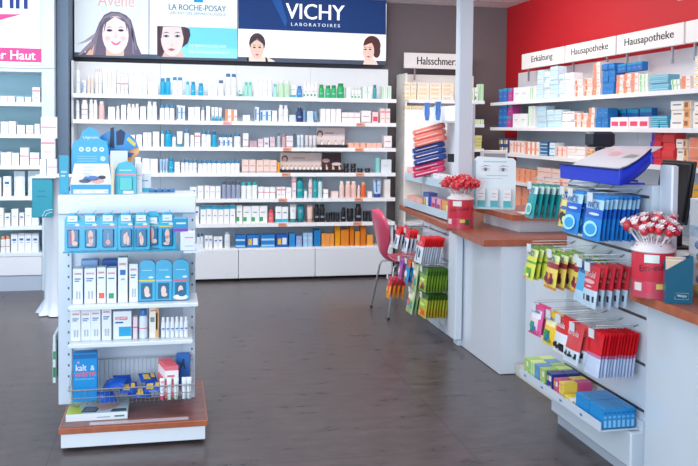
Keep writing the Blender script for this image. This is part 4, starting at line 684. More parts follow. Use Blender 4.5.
tray_boxes(3.60, 3.71, 2, 2, 2, ['d05080', 'f0d050'], ['dots', 'pink'], 'pink lozenge box', .05, .074, .044)
tray_boxes(3.49, 3.59, 1, 2, 1, ['f4d860', 'e8eef0'], ['dots', 'orange'], 'yellow lozenge box', .046, .08, .045)
for k in range(7):
    o = link('eye_drop_box', cached('edb', lambda: MB().box(-.0105, -.06, 0, .0105, .06, .088, mat('2090d4', .3), bev=.001).front(-.006, .008, .006, .038, -.0605, mat('8cc8ee')).ell(0, .052, .007, .006, -.0605, mat('70b8e8')).front(-.0105, .0005, .0105, .006, -.0606, mat('0c6898')).front(-.008, .066, .008, .074, -.0605, mat('1470b8')).mesh('b')), None, (1.826+.0215*k, 3.30, .2265), (0, 0, 0)); reg(o, 'bright blue box', 'in the front row of the low tray', 'box', k)
    o = link('eye_drop_box', cached('edb', None), None, (1.826+.0215*k, 3.425, .2265), (0, 0, 0)); reg(o, 'bright blue box', 'in the rear row of the low tray', 'box', k)
# ------------------------------------------------------------------ far sweet rack under the far counter
R4, R5, R6 = 'on the top far rack row', 'on the middle far rack row', 'on the bottom far rack row'
f_ = empty('sweet_rack', (1.98, 5.95, 0), 0, 'slim rack panel of hanging bags under the far counter, behind the pink chair', 'display stand')
MB().box(-.02, -.29, .08, .003, .38, .78, mat('d5dde6', .4)).obj('rack_panel', f_)
for z in (.745, .56, .42): MB().box(-.026, -.32, z-.005, -.0205, .38, z+.005, M_WIRE).obj('slot_rail', f_)
XF = 1.953
hang('redtooth', 3, 6.30, .745, 1.76, .03, .13, .17, .018, 'leftmost red white bag', R4, xw=XF)
hang('redtooth', 3, 6.10, .745, 1.78, .03, .13, .175, .018, 'red white bag of second stack', R4, xw=XF)
hang('redtooth', 9, 5.75, .735, 1.78, .0175, .15, .185, .014, 'slim red tooth care bag', R4, xw=XF)
hang('purple', 2, 6.12, .53, 1.74, .03, .10, .16, .02, 'purple sweet bag', R5, xw=XF)
hang('cyanbag', 2, 6.0, .53, 1.76, .03, .10, .17, .02, 'cyan sweet bag', R5, xw=XF)
hang('multi', 2, 5.87, .52, 1.78, .03, .11, .19, .02, 'pastel sweet bag', R5, xw=XF)
hang('gummy', 8, 5.71, .52, 1.79, .021, .16, .165, .016, 'green gummy bag', R5, xw=XF)
hang('flame', 4, 6.26, .37, 1.69, .035, .10, .17, .024, 'flame coloured sweet bag', R6, xw=XF)
hang('multi', 3, 5.93, .33, 1.77, .03, .15, .18, .02, 'pastel green bag', R6, xw=XF)
hang('gummyorange', 8, 5.71, .335, 1.79, .021, .17, .165, .016, 'green orange gummy bag', R6, xw=XF)
# display on the far counter top: two trays and slanted rows of long packs
g_ = empty('throat_sweet_display', (2.15, 6.35, ZT), 0, 'tall white counter display with two trays of throat remedies, left of pillar', 'display stand')
def go(mb, nm, par=g_): return mb.obj(nm, par, (-2.15, -6.35, -ZT))
go(MB().box(2.14, 5.75, ZT+.001, 2.16, 6.95, 1.68, mat('e6eaee', .4)), 'back_panel')
for z in (ZT+.03, 1.085): 
    go(MB().box(1.99, 5.75, z, 2.138, 6.95, z+.006, mat('dbe6ee', .3)), 'tray'); go(MB().box(1.984, 5.75, z-.02, 1.989, 6.95, z+.04, mat('c4dce8', .2)), 'price_lip')
go(MB().box(1.984, 6.96, ZT+.001, 2.16, 6.98, 1.66, mat('efe9e2', .4)), 'side_panel')
def dl(u): return onX(u, 160, 2.0)
dppm = lambda u: F/(dl(u).dot(_w)-EYE*_w.z)
run('on the upper far tray', 1.092, dl, R90, 0, dppm, [(CA, 403, 410, 2, 10, 'e8b8c0', '', 'pinkline', 'small pink box', 1, .07), (CA, 411, 419, 2, 9, 'f0c840', '', 'dots', 'small yellow box', 1, .07), (CA, 420, 424, 1, 12, '58a868', '', 'dots', 'green box', 1, .07), (CA, 425, 431, 1, 10, 'eef2f4', '', 'green', 'tall white green box', 1, .07), (CA, 432, 449, 3, 9, 'f4f2f4', '', 'lips', 'white and mauve box', 2, .07)])
run('on the lower far tray', ZT+.037, dl, R90, 0, dppm, [(CA, 403, 422, 3, 8, 'f0b8a8', '', 'pinkline', 'flat salmon box', 2, .07), (CA, 423, 429, 1, 16, '4868b0', '', 'dots', 'blue mixed box', 1, .07), (CA, 430, 441, 2, 14, 'e8a8b8', '', 'redp', 'pink purple box', 1, .07), (CA, 442, 451, 1, 14, 'f0a850', '', 'dots', 'orange box', 1, .07)])
k = 0
for (col, st, nm, z, n) in (('f08070', 'pinkline', 'coral', 1.475, 3), ('20408c', 'bars', 'navy blue', 1.333, 3), ('d8306c', 'pink', 'magenta', 1.19, 2)):
    for i in range(n):
        zz = z-i*.047; a = onX(412, 140, 2.06)
        o = link('long_sweet_pack', cached(('lp', col), lambda: (lambda mb: mb.box(-.14, -.03, 0, .14, .03, .042, mat(col, .35), bev=.008).front(-.1, .014, .1, .02, -.0305, mat('f6dcd8')).front(-.13, .0, -.125, .04, -.0305, mat('c8d4e0')).mesh('pack'))(MB())), None, (2.07, 6.33-.02*i, zz), (math.radians(0), math.radians(-14), R90+math.radians(42)))
        o.location.x = 2.0; reg(o, f'{nm} slanted long pack', 'on the far counter display', 'sweet pack', 0, 3-i)
for i, u in enumerate((427, 438)):
    p = onX(u, 118, 2.0); o = MB().lathe([(.022, 0), (.034, .05), (.03, .12), (.036, .14)], mat('4878c0', .3), 12, sy=.6).front(-.02, .07, .02, .11, -.024, mat('b8d4f0')).obj('blue_dispenser', None, (p.x, p.y, 1.565), (0, 0, R90)); reg(o, 'blue dispenser pack above the coral packs', 'on the far display', 'dispenser', i)
MB().box(1.97, 5.93, 1.547, 2.138, 6.30, 1.563, mat('e4e8ec', .4)).obj('dispenser_shelf', g_, (-2.15, -6.35, -ZT))
o = MB().box(-.05, -.004, 0, .05, .004, .06, mat('15151a')).box(-.055, -.006, -.004, .055, -.0041, 0, mat('c8ccd0')).obj('price_display', g_); o.location = (-.12, -.52, .43); o.rotation_euler = (0, 0, R90+.6)
# ------------------------------------------------------------------ lollipop buckets
def lolly_me(seed):
    rnd = random.Random(seed); mb = MB(); return mb
def bucket(x, y, label, place, n, s=1, wc='f4e4e8', wn='white'):
    o = empty('lollipop_bucket', (x, y, ZT+.0005), math.radians(-20), label, 'bucket')
    r, h = .088*s, .20*s
    mb = MB(); mb.lathe([(r*.93, 0), (r, .01), (r*1.0, h*.97)], mat('dd3a4c', .3), 28)
    def arc(a0, a1, z0, z1, m, rr=1.004, n_=10, skew=0):
        vs = []
        for k in range(n_+1):
            t = math.radians(a0+(a1-a0)*k/n_); dz = skew*k/n_
            vs += [(r*rr*math.cos(t), r*rr*math.sin(t), z0+dz), (r*rr*math.cos(t), r*rr*math.sin(t), z1+dz)]
        mb.add(vs, [(2*k, 2*k+2, 2*k+3, 2*k+1) for k in range(n_)], mat(m, .3), True)
    arc(0, 360, 0, h*.36, 'c8485c', n_=28); arc(180, 330, h*.38, h*.5, 'f4e4e0', skew=h*.14) if 0 else None; arc(215, 330, h*.8, h*.97, 'f2e6e6', 1.006, skew=0) if 0 else None
    arc(235, 275, h*.76, h*.93, 'eef4ee', 1.008)
    for a0, z0, col, rr in ((205, .05, 'e8d8d0', 1.008), (238, .04, 'e02850', 1.01), (268, .07, 'f0d070', 1.01), (290, .04, '3c6838', 1.01), (312, .05, 'd03848', 1.01)):
        arc(a0, a0+24, z0*h*3, h*.06+h*.26, col, rr, 5)
    mb.obj('bucket_wall', o)
    vs, fs = text_geo('Em-eukal'); t = MB(); x0 = min(v.x for v in vs); x1 = max(v.x for v in vs)
    P = []
    for v in vs:
        a = math.radians(222+86*(v.x-x0)/(x1-x0)); P.append((r*1.012*math.cos(a), r*1.012*math.sin(a), h*.56+v.y*h*.2+h*.08*(v.x-x0)/(x1-x0)))
    t.add(P, fs, mat('5c1a2c', .4)); t.obj('lettering', o)
    MB().lathe([(r*1.0, h*.97), (r*1.06, h*.97), (r*1.06, h*1.02), (r*.96, h*1.03)], mat('f3f1f4', .35), 28).obj('rim', o)
    mb = MB(); mb.lathe([(r*.95, h*1.02), (r*.8, h*1.13), (r*.4, h*1.2), (.002, h*1.22)], mat('f4eef0', .5), 24)
    for k in range(26):
        a = k*2.4; q_ = .3+.6*(k/26); zz = h*(1.22-.17*q_**2)
        mb.lathe([(.004*s, zz), (.003*s, zz+.003)], mat('d83848'), 6, (r*q_*math.cos(a), r*q_*math.sin(a)))
    mb.obj('foam_holder', o)
    base = Vector((x, y, ZT)); R_ = random.Random(n)
    for k in range(n):
        a = k*2.39996; q_ = math.sqrt((k+.5)/n); tilt = .72*q_
        p0 = Vector((x+r*.7*q_*math.cos(a), y+r*.7*q_*math.sin(a), ZT+h*(1.21-.13*q_*q_)+.004)); d_ = Vector((math.sin(tilt)*math.cos(a), math.sin(tilt)*math.sin(a), math.cos(tilt)))
        L = (.062+R_.uniform(-.010, .022)*1.0)*s; v_ = k % 4
        def mk_st(): return MB().tube([(0, 0, 0), (0, 0, .07*s)], .0022, mat('f6f2f2', .4)).mesh('lollipop')
        def mk_head(): return MB().lathe([(.004, 0), (.014*s, .006*s), (.018*s, .017*s), (.014*s, .029*s), (.003, .034*s)], mat(('e0303c', 'd8404c', 'e8505a', 'd03040')[v_], .2), 12, cap=False).mesh('candy')
        def mk_wrap():
            mb = MB()
            for j in range(7):
                b0 = j*.9+v_; mb.add([(0, 0, .030*s), (.020*s*math.cos(b0), .020*s*math.sin(b0), .045*s), (.018*s*math.cos(b0+.8), .018*s*math.sin(b0+.8), .040*s+.006*math.sin(3*b0))], [(0, 1, 2)], mat(wc, .2))
                mb.add([(.006, 0, .001), (.013*s*math.cos(b0), .013*s*math.sin(b0), -.012*s), (.012*s*math.cos(b0+.8), .012*s*math.sin(b0+.8), -.008*s)], [(0, 1, 2)], mat(wc, .2))
            return mb.mesh('wrapper')
        rot = Vector((0, 0, 1)).rotation_difference(d_).to_euler()
        ob = link('lollipop', cached(('ls', s), mk_st), None, p0, rot); ob2 = link('candy', cached(('lh', s, v_), mk_head), ob, (0, 0, L)); link('wrapper', cached(('lw', s, v_), mk_wrap), ob2)
        ob['label'] = f'red lollipop in {wn} wrapper standing in the {place} bucket'; ob['category'] = 'lollipop'; ob['group'] = f'lollipops in the {place} bucket'
bucket(1.95, 5.44, 'red and white lollipop bucket beside the eye care card', 'farther red', 44, 1.0, 'e8505c', 'red')
bucket(1.935, 3.085, 'red and white lollipop bucket beside the teal leaflet holder', 'nearer red', 38, .95)
# teal leaflet holder on the near counter
o = empty('leaflet_holder', (1.945, 2.915, ZT+.0005), math.radians(-22), 'dark teal slanted leaflet holder at the right end of the near counter', 'holder')
t = MB(); TL_ = mat('12607c', .3)
def sl(mb, pts, y0, y1, m):
    n = len(pts); vs = [(x, y0, z) for x, z in pts]+[(x, y1, z) for x, z in pts]; mb.add(vs, [tuple(range(n)), tuple(reversed(range(n, 2*n)))]+[(k, n+k, n+(k+1) % n, (k+1) % n) for k in range(n)], m); return mb
t = sl(MB(), [(-.05, 0), (.05, 0), (.05, .185), (.045, .19), (-.05, .13)], 0, .004, TL_); t.obj('front_panel', o)
sl(MB(), [(-.05, 0), (.05, 0), (.05, .185), (-.05, .16)], .05, .054, TL_).obj('back_panel', o)
for x in (-.05, .047): MB().box(x, .004, 0, x+.003, .05, .13 if x < 0 else .18, TL_).obj('side_panel', o)
t = MB(); t.tube([(-.015, -.001, .018), (.035, -.001, .018), (.035, -.001, .042), (-.015, -.001, .042), (-.015, -.001, .018)], .0009, mat('e0f0f4')); t.text('Wepa', .01, .024, .036, .013, -.0012, mat('e8f4f8')); t.obj('badge', o)
for k in range(4):
    lf = MB().box(-.048+.001*k, .008+.009*k, .001, .028, .0135+.009*k, .165+.004*k, mat(('f0d4b0', 'f4f0e8', 'e8b890', 'f0e8dc')[k], .5)); ob = lf.obj('leaflet', None, (1.945, 2.915, ZT+.001), (0, 0, math.radians(-22))); reg(ob, 'cream leaflet', 'in the teal holder', 'leaflet', k, 0, 'from the front')
# eye care counter card
c0, c1 = onZ(471, 212, .952), onZ(513, 214, .952); c0 = Vector((2.19, 5.42, .952)); 
W = .285; o = empty('eye_care_card', (2.205, 5.47, .9525), math.radians(-24), 'white counter card showing two eyes above three small teal and white boxes', 'counter display')
cp = [(-W/2+.02*0, 0), (W/2, 0), (W/2, .33), (W/2-.02, .35), (-W/2+.02, .36), (-W/2, .34)]
sl(MB(), cp, .05, .056, mat('e4f0f4', .3)).obj('back_card', o)
MB().box(-W/2, -.035, 0, W/2, .05, .012, mat('c8e8ec', .3)).obj('base_tray', o)
e = MB(); e.front(-W/2, .0, -W/2+.012, .33, .0492, mat('8cc8dc'))
for x in (-.065, .055):
    e.ell(x, .268, .034, .013, .0494, mat('e8dcdc')).ell(x, .268, .012, .011, .0492, mat('7f96ac')).ell(x, .268, .005, .005, .0490, mat('2c3040'))
    e.add([(x-.04, .0492, .285), (x, .0492, .30), (x+.042, .0492, .29), (x, .0492, .294)], [(0, 1, 2, 3)], mat('8a8088')); e.add([(x-.034, .049, .27), (x, .049, .284), (x+.034, .049, .27), (x, .049, .279)], [(0, 1, 2, 3)], mat('6c6670'))
e.front(-.08, .32, .08, .328, .0494, mat('b4ccd8')).front(-.06, .225, .09, .23, .0494, mat('a8c8d4')).front(-.1, .205, .05, .209, .0494, mat('b8d4dc')); e.obj('printed_eyes', o)
for k in range(3):
    me = cached('eyebox', lambda: MB().box(-.026, -.014, 0, .026, .014, .125, mat('f3f6f7', .35), bev=.001).front(-.0255, .001, .0255, .046, -.0145, mat('52bcc4')).front(-.016, .09, .016, .096, -.0145, mat('c8b4bc')).front(-.018, .07, .010, .074, -.0145, mat('b0bcc8')).add([(-.0265, .013, .001), (-.0265, -.013, .001), (-.0265, -.013, .046), (-.0265, .013, .046)], [(0, 1, 2, 3)], mat('52bcc4')).mesh('box'))
    a = math.radians(-24); lx_ = -.088+.088*k; ob = link('eye_cream_box', me, None, (2.205+lx_*math.cos(a), 5.47+lx_*math.sin(a), .9525+.0125), (0, 0, a)); reg(ob, 'white eye cream box with teal foot', 'on the eye care card', 'box', k)
# paper sheet on the raised tier
o = MB().box(-.10, -.07, 0, .10, .07, .004, mat('dfe6ee', .4)).obj('paper_pad', None, (2.36, 5.15, .9525), (0, 0, -.15)); tag(o, 'flat white paper pad on the raised wooden tier, right of the card', 'paper')
# white framed monitor behind the card
p = (2.36, 5.86); o = empty('monitor', (p[0], p[1], .8305), math.radians(-16), 'grey screen with white frame standing behind the eye care card', 'monitor')
T = Matrix.Translation((0, 0, .12)) @ Matrix.Rotation(math.radians(-10), 4, 'X')
MB().box(-.10, -.012, .03, .10, .012, .40, mat('e2e4e6', .3), T, .004).obj('frame', o); MB().box(-.075, -.0125, .05, .085, -.0121, .375, mat('a0a4a8', .2), T).obj('screen', o); MB().box(-.06, -.05, 0, .06, .09, .012, mat('cfd2d6', .3)).box(-.02, .015, .01, .02, .03, .2, mat('cfd2d6', .3)).obj('foot', o)
# ------------------------------------------------------------------ things on and behind the near slat wall
o = empty('leaflet_pouch', (1.95, 3.45, 1.2735), 0, 'open blue pouch with white printed sheet, lying on top of slat wall', 'pouch'); D = (-1.95, -3.45, -1.2735)
bluem = mat('1838c8', .35); mb = MB(); mb.box(1.825, 3.215, 1.274, 1.97, 3.70, 1.282, bluem).box(1.97, 3.40, 1.274, 2.05, 3.70, 1.282, bluem); mb.box(1.82, 3.16, 1.274, 1.83, 3.70, 1.338, bluem, bev=.003)
NP = 12; vs = []
for k in range(NP+1):
    t = k/NP; x = 1.82+.155*t; y = 3.16-.02*math.sin(math.pi*t*.6)+.04*t; z1 = 1.338+.085*t**1.3; z0 = 1.274+.09*t**1.6
    vs += [(x, y, z0), (x, y, z1), (x+.004, y+.014, z1), (x+.004, y+.014, z0)]
mb.add(vs, [(k*4+j, k*4+4+j, k*4+4+(j+1) % 4, k*4+(j+1) % 4) for k in range(NP) for j in range(4)]+[(0, 1, 2, 3), tuple(NP*4+j for j in range(4))], bluem, True); mb.obj('shell', o, D)
MB().tube([(1.818, 3.70, 1.339), (1.818, 3.17, 1.339)]+[(vs[k*4+1][0], vs[k*4+1][1], vs[k*4+1][2]+.002) for k in range(1, NP+1)], .004, mat('10226c', .4)).obj('seam', o, D)
mb = MB(); vs = []
for k in range(9):
    t = k/8; vs += [(1.832+.31*t, 3.60+.125*t, 1.342+.085*math.sin(t*math.pi*.5)), (1.832+.20*t, 3.185+.0*t, 1.345+.092*t**1.1)]
mb.add(vs, [(2*k, 2*k+1, 2*k+3, 2*k+2) for k in range(8)], mat('e6ecf4', .2), True); mb.add([(a_, b_, c_-.002) for a_, b_, c_ in vs], [(2*k, 2*k+2, 2*k+3, 2*k+1) for k in range(8)], mat('e6ecf4', .2), True)
def onsheet(s_, t): 
    i = min(7, int(t*8)); f_ = t*8-i; A_ = Vector(vs[2*i]).lerp(Vector(vs[2*i+2]), f_); B_ = Vector(vs[2*i+1]).lerp(Vector(vs[2*i+3]), f_); return A_.lerp(B_, s_)+Vector((0, 0, .0015))
mb.add([onsheet(.35, .42), onsheet(.55, .42), onsheet(.55, .60), onsheet(.35, .60)], [(0, 1, 2, 3)], mat('e8a8b0')); mb.add([onsheet(.68, .4), onsheet(.88, .45), onsheet(.9, .58), onsheet(.72, .58)], [(0, 1, 2, 3)], mat('7c9088')); mb.obj('printed_sheet', o, D)
# dark card terminal with yellow handle
p = onX(601, 150, 2.75); o = empty('till_printer', (2.62, p.y*2.62/2.75, 1.10), 0, 'dark grey terminal head with yellow clip, behind the blue pouch', 'terminal')
z0 = .19; T = Matrix.Rotation(math.radians(-20), 4, 'X')
MB().box(-.085, -.03, z0+.11, .085, .06, z0+.205, mat('24303c', .35), None, .015).obj('head', o); MB().box(-.03, -.02, -.26, .03, .03, z0+.108, mat('1a1c20', .4), None, .008).obj('stem', o)
MB().box(-.10, -.05, z0+.03, -.035, 0, z0+.085, mat('e8a818', .35), None, .012).obj('clip', o); MB().box(-.09, -.09, -.27, .09, .09, -.2605, mat('1a1c20')).obj('foot', o)
# cabinet desk behind the counter that carries the tills
d_ = empty('back_desk', (2.78, 3.9, 0), 0, 'low white working desk behind the slat wall, mostly hidden', 'desk')
MB().box(-.03, -1.3, .80, .28, .75, .8295, mat('d8dde2', .3)).obj('desk_top', d_); MB().box(0, -1.3, 0, .26, .75, .80, mat('ccd2d8', .4)).obj('desk_body', d_)
# black monitor
o = empty('monitor', (2.86, 4.36, .8305), math.radians(-93), 'black flat monitor seen beyond the end of slat wall', 'monitor')
T = Matrix.Translation((0, 0, .36)) @ Matrix.Rotation(math.radians(-8), 4, 'X')
MB().box(-.16, -.014, -.2, .16, .014, .13, mat('0e0f12', .3), T, .006).obj('screen', o); MB().box(-.175, .0, -.215, .175, .016, .145, mat('20242c', .35), T, .006).obj('bezel', o); MB().box(-.03, .01, 0, .03, .04, .3, mat('17181c')).box(-.1, -.08, 0, .1, .08, .012, mat('17181c')).obj('stand', o)
p = onX(690, 205, 2.55)
o = MB().box(-.09, -.06, 0, .09, .06, .308, mat('dfeaf2', .35), bev=.004).front(-.08, .10, .08, .16, -.0605, mat('9fc8e4')).obj('white_box', None, (2.86, 4.03, .8305), (0, 0, R90)); tag(o, 'white and pale blue box at right frame edge, beside the black monitor', 'box')
for k in range(3):
    o = link('medicine_box', carton_me(.08, .05, .032, 'f0b428', 'dark'), None, (2.86, 4.03, 1.14+k*.033), (0, 0, R90)); reg(o, 'yellow and black medicine box', 'above the white blue box', 'box', 0, k+1)
# bag of wrapped sweets behind the leaflet holder
R_ = random.Random(3); o = empty('sweet_jar', (2.19, 3.045, ZT+.0005), 0, 'clear jar of colourful wrapped sweets behind the teal leaflet holder', 'jar')
MB().lathe([(.085, 0), (.10, .02), (.10, .24), (.085, .27)], mat('dfe8f0', .05, alpha=.25), 20, cap=False).obj('glass_wall', o)
for k in range(50):
    a = k*2.4; r_ = .068*math.sqrt(((k % 10)+.5)/10); z = .022+.045*(k//10)
    s = MB().lathe([(.003, -.02), (.018, -.012), (.021, 0), (.018, .012), (.003, .02)], mat(('2868c0', 'c83040', '48a048', 'e8c030', 'b8c8d8', '2c80d0')[k % 6], .25), 8, cap=False).obj('wrapped_sweet', None, (2.19+r_*math.cos(a), 3.045+r_*math.sin(a), ZT+z), (R_.random()*3, R_.random()*3, 0)); s['label'] = 'small shiny wrapped sweet inside the clear jar near the teal holder'; s['category'] = 'sweet'; s['group'] = 'wrapped sweets in the clear jar'
# ------------------------------------------------------------------ pink shell chair
ch = empty('shell_chair', (1.90, 6.60, 0), math.radians(3), 'pink moulded shell chair on thin chrome legs beside the far sweet rack', 'chair')
prof = [(.245, .425, .15), (.22, .448, .185), (.12, .452, .205), (0, .440, .205), (-.10, .436, .185), (-.16, .448, .13), (-.195, .485, .095), (-.212, .53, .115), (-.225, .59, .165), (-.24, .66, .195), (-.256, .73, .195), (-.272, .79, .155), (-.282, .83, .095), (-.286, .846, .03)]
def cr(a, b, c_, d_, t): return .5*((2*b)+(-a+c_)*t+(2*a-5*b+4*c_-d_)*t*t+(-a+3*b-3*c_+d_)*t**3)
pr = []
for i in range(len(prof)-1):
    for k in range(3):
        t = k/3; g = [prof[max(0, min(len(prof)-1, i+j))] for j in (-1, 0, 1, 2)]; pr.append(tuple(cr(*[q_[m] for q_ in g], t) for m in range(3)))
pr.append(prof[-1]); NW = 14
def shell(off):
    vs = []
    for i, (x, z, w) in enumerate(pr):
        a, b = pr[max(0, i-1)], pr[min(len(pr)-1, i+1)]; tx, tz = b[0]-a[0], b[1]-a[1]; L = math.hypot(tx, tz); nx, nz = tz/L, -tx/L   # normal towards the sitter
        back = min(1, max(0, (z-.5)/.12))
        for k in range(NW+1):
            s = -1+2*k/NW; curl = (.045*back+.018*(1-back))*s*s
            n_ = curl+off; vs.append((x+nx*n_*(1 if back else 1), s*w, z+nz*n_))
    return vs
def shell_mesh():
    mb = MB(); a = shell(0); b = shell(-.010); R_ = len(pr); C_ = NW+1; m = mat('d04868', .3, coat=.3)
    fs = [(i*C_+k, i*C_+k+1, (i+1)*C_+k+1, (i+1)*C_+k) for i in range(R_-1) for k in range(NW)]
    n = len(a); fs2 = [tuple(n+j for j in reversed(f)) for f in fs]
    rim = [i*C_ for i in range(R_)]+[(R_-1)*C_+k for k in range(1, C_)]+[i*C_+NW for i in range(R_-2, -1, -1)]+[k for k in range(NW-1, 0, -1)]
    fs3 = [(rim[i], rim[(i+1) % len(rim)], n+rim[(i+1) % len(rim)], n+rim[i]) for i in range(len(rim))]
    mb.add(a+b, fs+fs2+fs3, m, True); return mb
s = shell_mesh().obj('seat_shell', ch)
MB().lathe([(.075, .395), (.08, .40), (.08, .415), (.06, .425)], mat('3a3a40', .5), 16).obj('mount_plate', ch)
for sx_, sy_ in ((-1, 1), (-1, -1), (1, 1), (1, -1)):
    MB().tube([(.03*sx_, .03*sy_, .408), (.11*sx_, .12*sy_, .412), (.15*sx_, .165*sy_, .40), (.165*sx_, .18*sy_, .36), (.215*sx_, .235*sy_, .012)], .009, mat('c8ced4', .35, .4), 8).lathe([(.011, 0), (.012, .014), (.009, .018)], mat('26262a'), 10, (.216*sx_, .236*sy_)).obj('leg', ch)
# ------------------------------------------------------------------ bistro table with stretch cover, teal bag and cartons
tb = empty('bistro_table', (-.865, 7.0, 0), 0, 'tall bistro table in a white stretch cover with ruffled hem, left of the stand', 'table')
MB().lathe([(.15, 1.085), (.155, 1.09), (.155, 1.10), (.15, 1.105)], mat('eef2f6', .5), 28).obj('tabletop', tb)
mb = MB(); vs = []; prf = [(.145, 1.084), (.092, .99), (.085, .85), (.085, .3), (.088, .12), (.105, .05), (.135, .006)]; NS = 40
for r, z in prf:
    for k in range(NS):
        a = 2*math.pi*k/NS; rr = r*(1+(.16 if z < .1 else .03)*math.sin(7*a)+(.08*math.sin(13*a) if z < .1 else 0)); vs.append((rr*math.cos(a), rr*math.sin(a), z+(.012*math.sin(9*a) if .01 < z < .1 else 0)))
mb.add(vs, [(i*NS+k, i*NS+(k+1) % NS, (i+1)*NS+(k+1) % NS, (i+1)*NS+k) for i in range(len(prf)-1) for k in range(NS)], mat('e4ecf6', .6), True); mb.obj('stretch_cover', tb)
bg_ = empty('paper_bag', (-.935, 6.828, .79), 0, 'teal paper bag with white cord handles hanging at the bistro table', 'bag')
MB().box(-.075, -.05, 0, .075, .02, .30, mat('1898b0', .4), bev=.004).front(-.04, .16, .03, .166, -.0505, mat('0e7890')).front(-.03, .2, .02, .206, -.0505, mat('0e7890')).obj('bag_body', bg_)
MB().tube([(.0, -.055, .01), (.02, -.06, .05), (.06, -.06, .062), (.078, -.055, .06)], .002, mat('e8f2f4')).tube([(.02, -.055, .01), (.035, -.06, .03), (.06, -.06, .04), (.078, -.055, .04)], .002, mat('e8f2f4')).obj('handle', bg_)
MB().box(-.08, -.055, .301, .10, .025, .31, mat('dfe8f0')).obj('rim', bg_)
for (u0, u1, z, h, st, l) in ((39.5, 46, 1.1055, .13, 'plain', 'white carton on the bistro table, left of the lowest pair'), (47, 56.5, 1.1055, .13, 'pinkline', 'white carton on the bistro table, right of the lowest pair'), (40.5, 55, 1.2375, .155, 'pink', 'white poster carton with pink print, middle of the bistro stack'), (40.5, 57, 1.3945, .165, 'pinkline', 'white poster carton, topmost of the bistro table stack')):
    a, b = onY(u0, 150, 6.85), onY(u1, 150, 6.85); o = link('poster_carton', carton_me(q((b.x-a.x)*.95), .05, q(h), 'e8eef2', st), None, ((a.x+b.x)/2, 6.875, z), (0, 0, 0)); tag(o, l, 'carton')
# ------------------------------------------------------------------ foreground stand
st = empty('product_stand', (-.19, 4.3, 0), 0, 'white sales stand on a wooden plinth, full of foot care packs, front left', 'display stand'); D = (.19, -4.3, 0)
def so(mb, nm, par=st): return mb.obj(nm, par, D)
PWH = mat('dde7f2', .3)
so(MB().box(-.475, 4.0, .018, .178, 4.62, .084, mat('eef2f7', .3), bev=.002), 'plinth'); so(MB().box(-.45, 4.04, 0, .15, 4.6, .017, mat('141214')), 'recessed_foot')  # near-black foot set back under the white plinth
so(MB().box(-.485, 3.99, .0845, .19, 4.63, .112, M_EDGE, bev=.002).box(-.478, 3.998, .112, .183, 4.62, .1135, M_WOOD), 'wooden_top')
so(MB().box(-.35, 4.012, .1136, .10, 4.045, .1165, mat('c8b8bc', .2)), 'ticket_strip')
so(MB().box(-.525, 4.37, .1136, .14, 4.60, 1.06, PWH, bev=.003), 'body')
so(MB().box(-.525, 4.32, 1.062, .14, 4.60, 1.155, mat('e6eef7', .3), bev=.004), 'header_box')
for x in (-.525, .075):
    mb = MB().box(x, 4.335, .1136, x+.065, 4.368, 1.06, PWH, bev=.003)
    for k in range(16): z = .2+.055*k; mb.box(x+.045, 4.3343, z-.006, x+.053, 4.335, z+.006, mat('5c6878'))
    so(mb, 'upright')
so(MB().box(-.475, 4.10, .902, .10, 4.334, .908, mat('48b4d8', .15, trans=.3)), 'blue_ledge')
for zt, hx, nm in ((.655, .035, 'shelf'), (.477, .035, 'shelf')):
    xr = .145 if zt > .6 else .12
    s_ = so(MB().box(-.45, 4.075, zt-.018, xr, 4.334, zt, mat('e9f0f7', .3), bev=.002), nm); so(MB().box(-.455, 4.066, zt-hx, xr+.004, 4.074, zt+.004, mat('f0f4f8', .25)), 'price_lip').parent = s_
    for k in range(7): so(MB().box(-.42+.08*k, 4.0652, zt-.022, -.38+.08*k, 4.0659, zt-.012, mat('c2c8d2')), 'price_mark').parent = s_
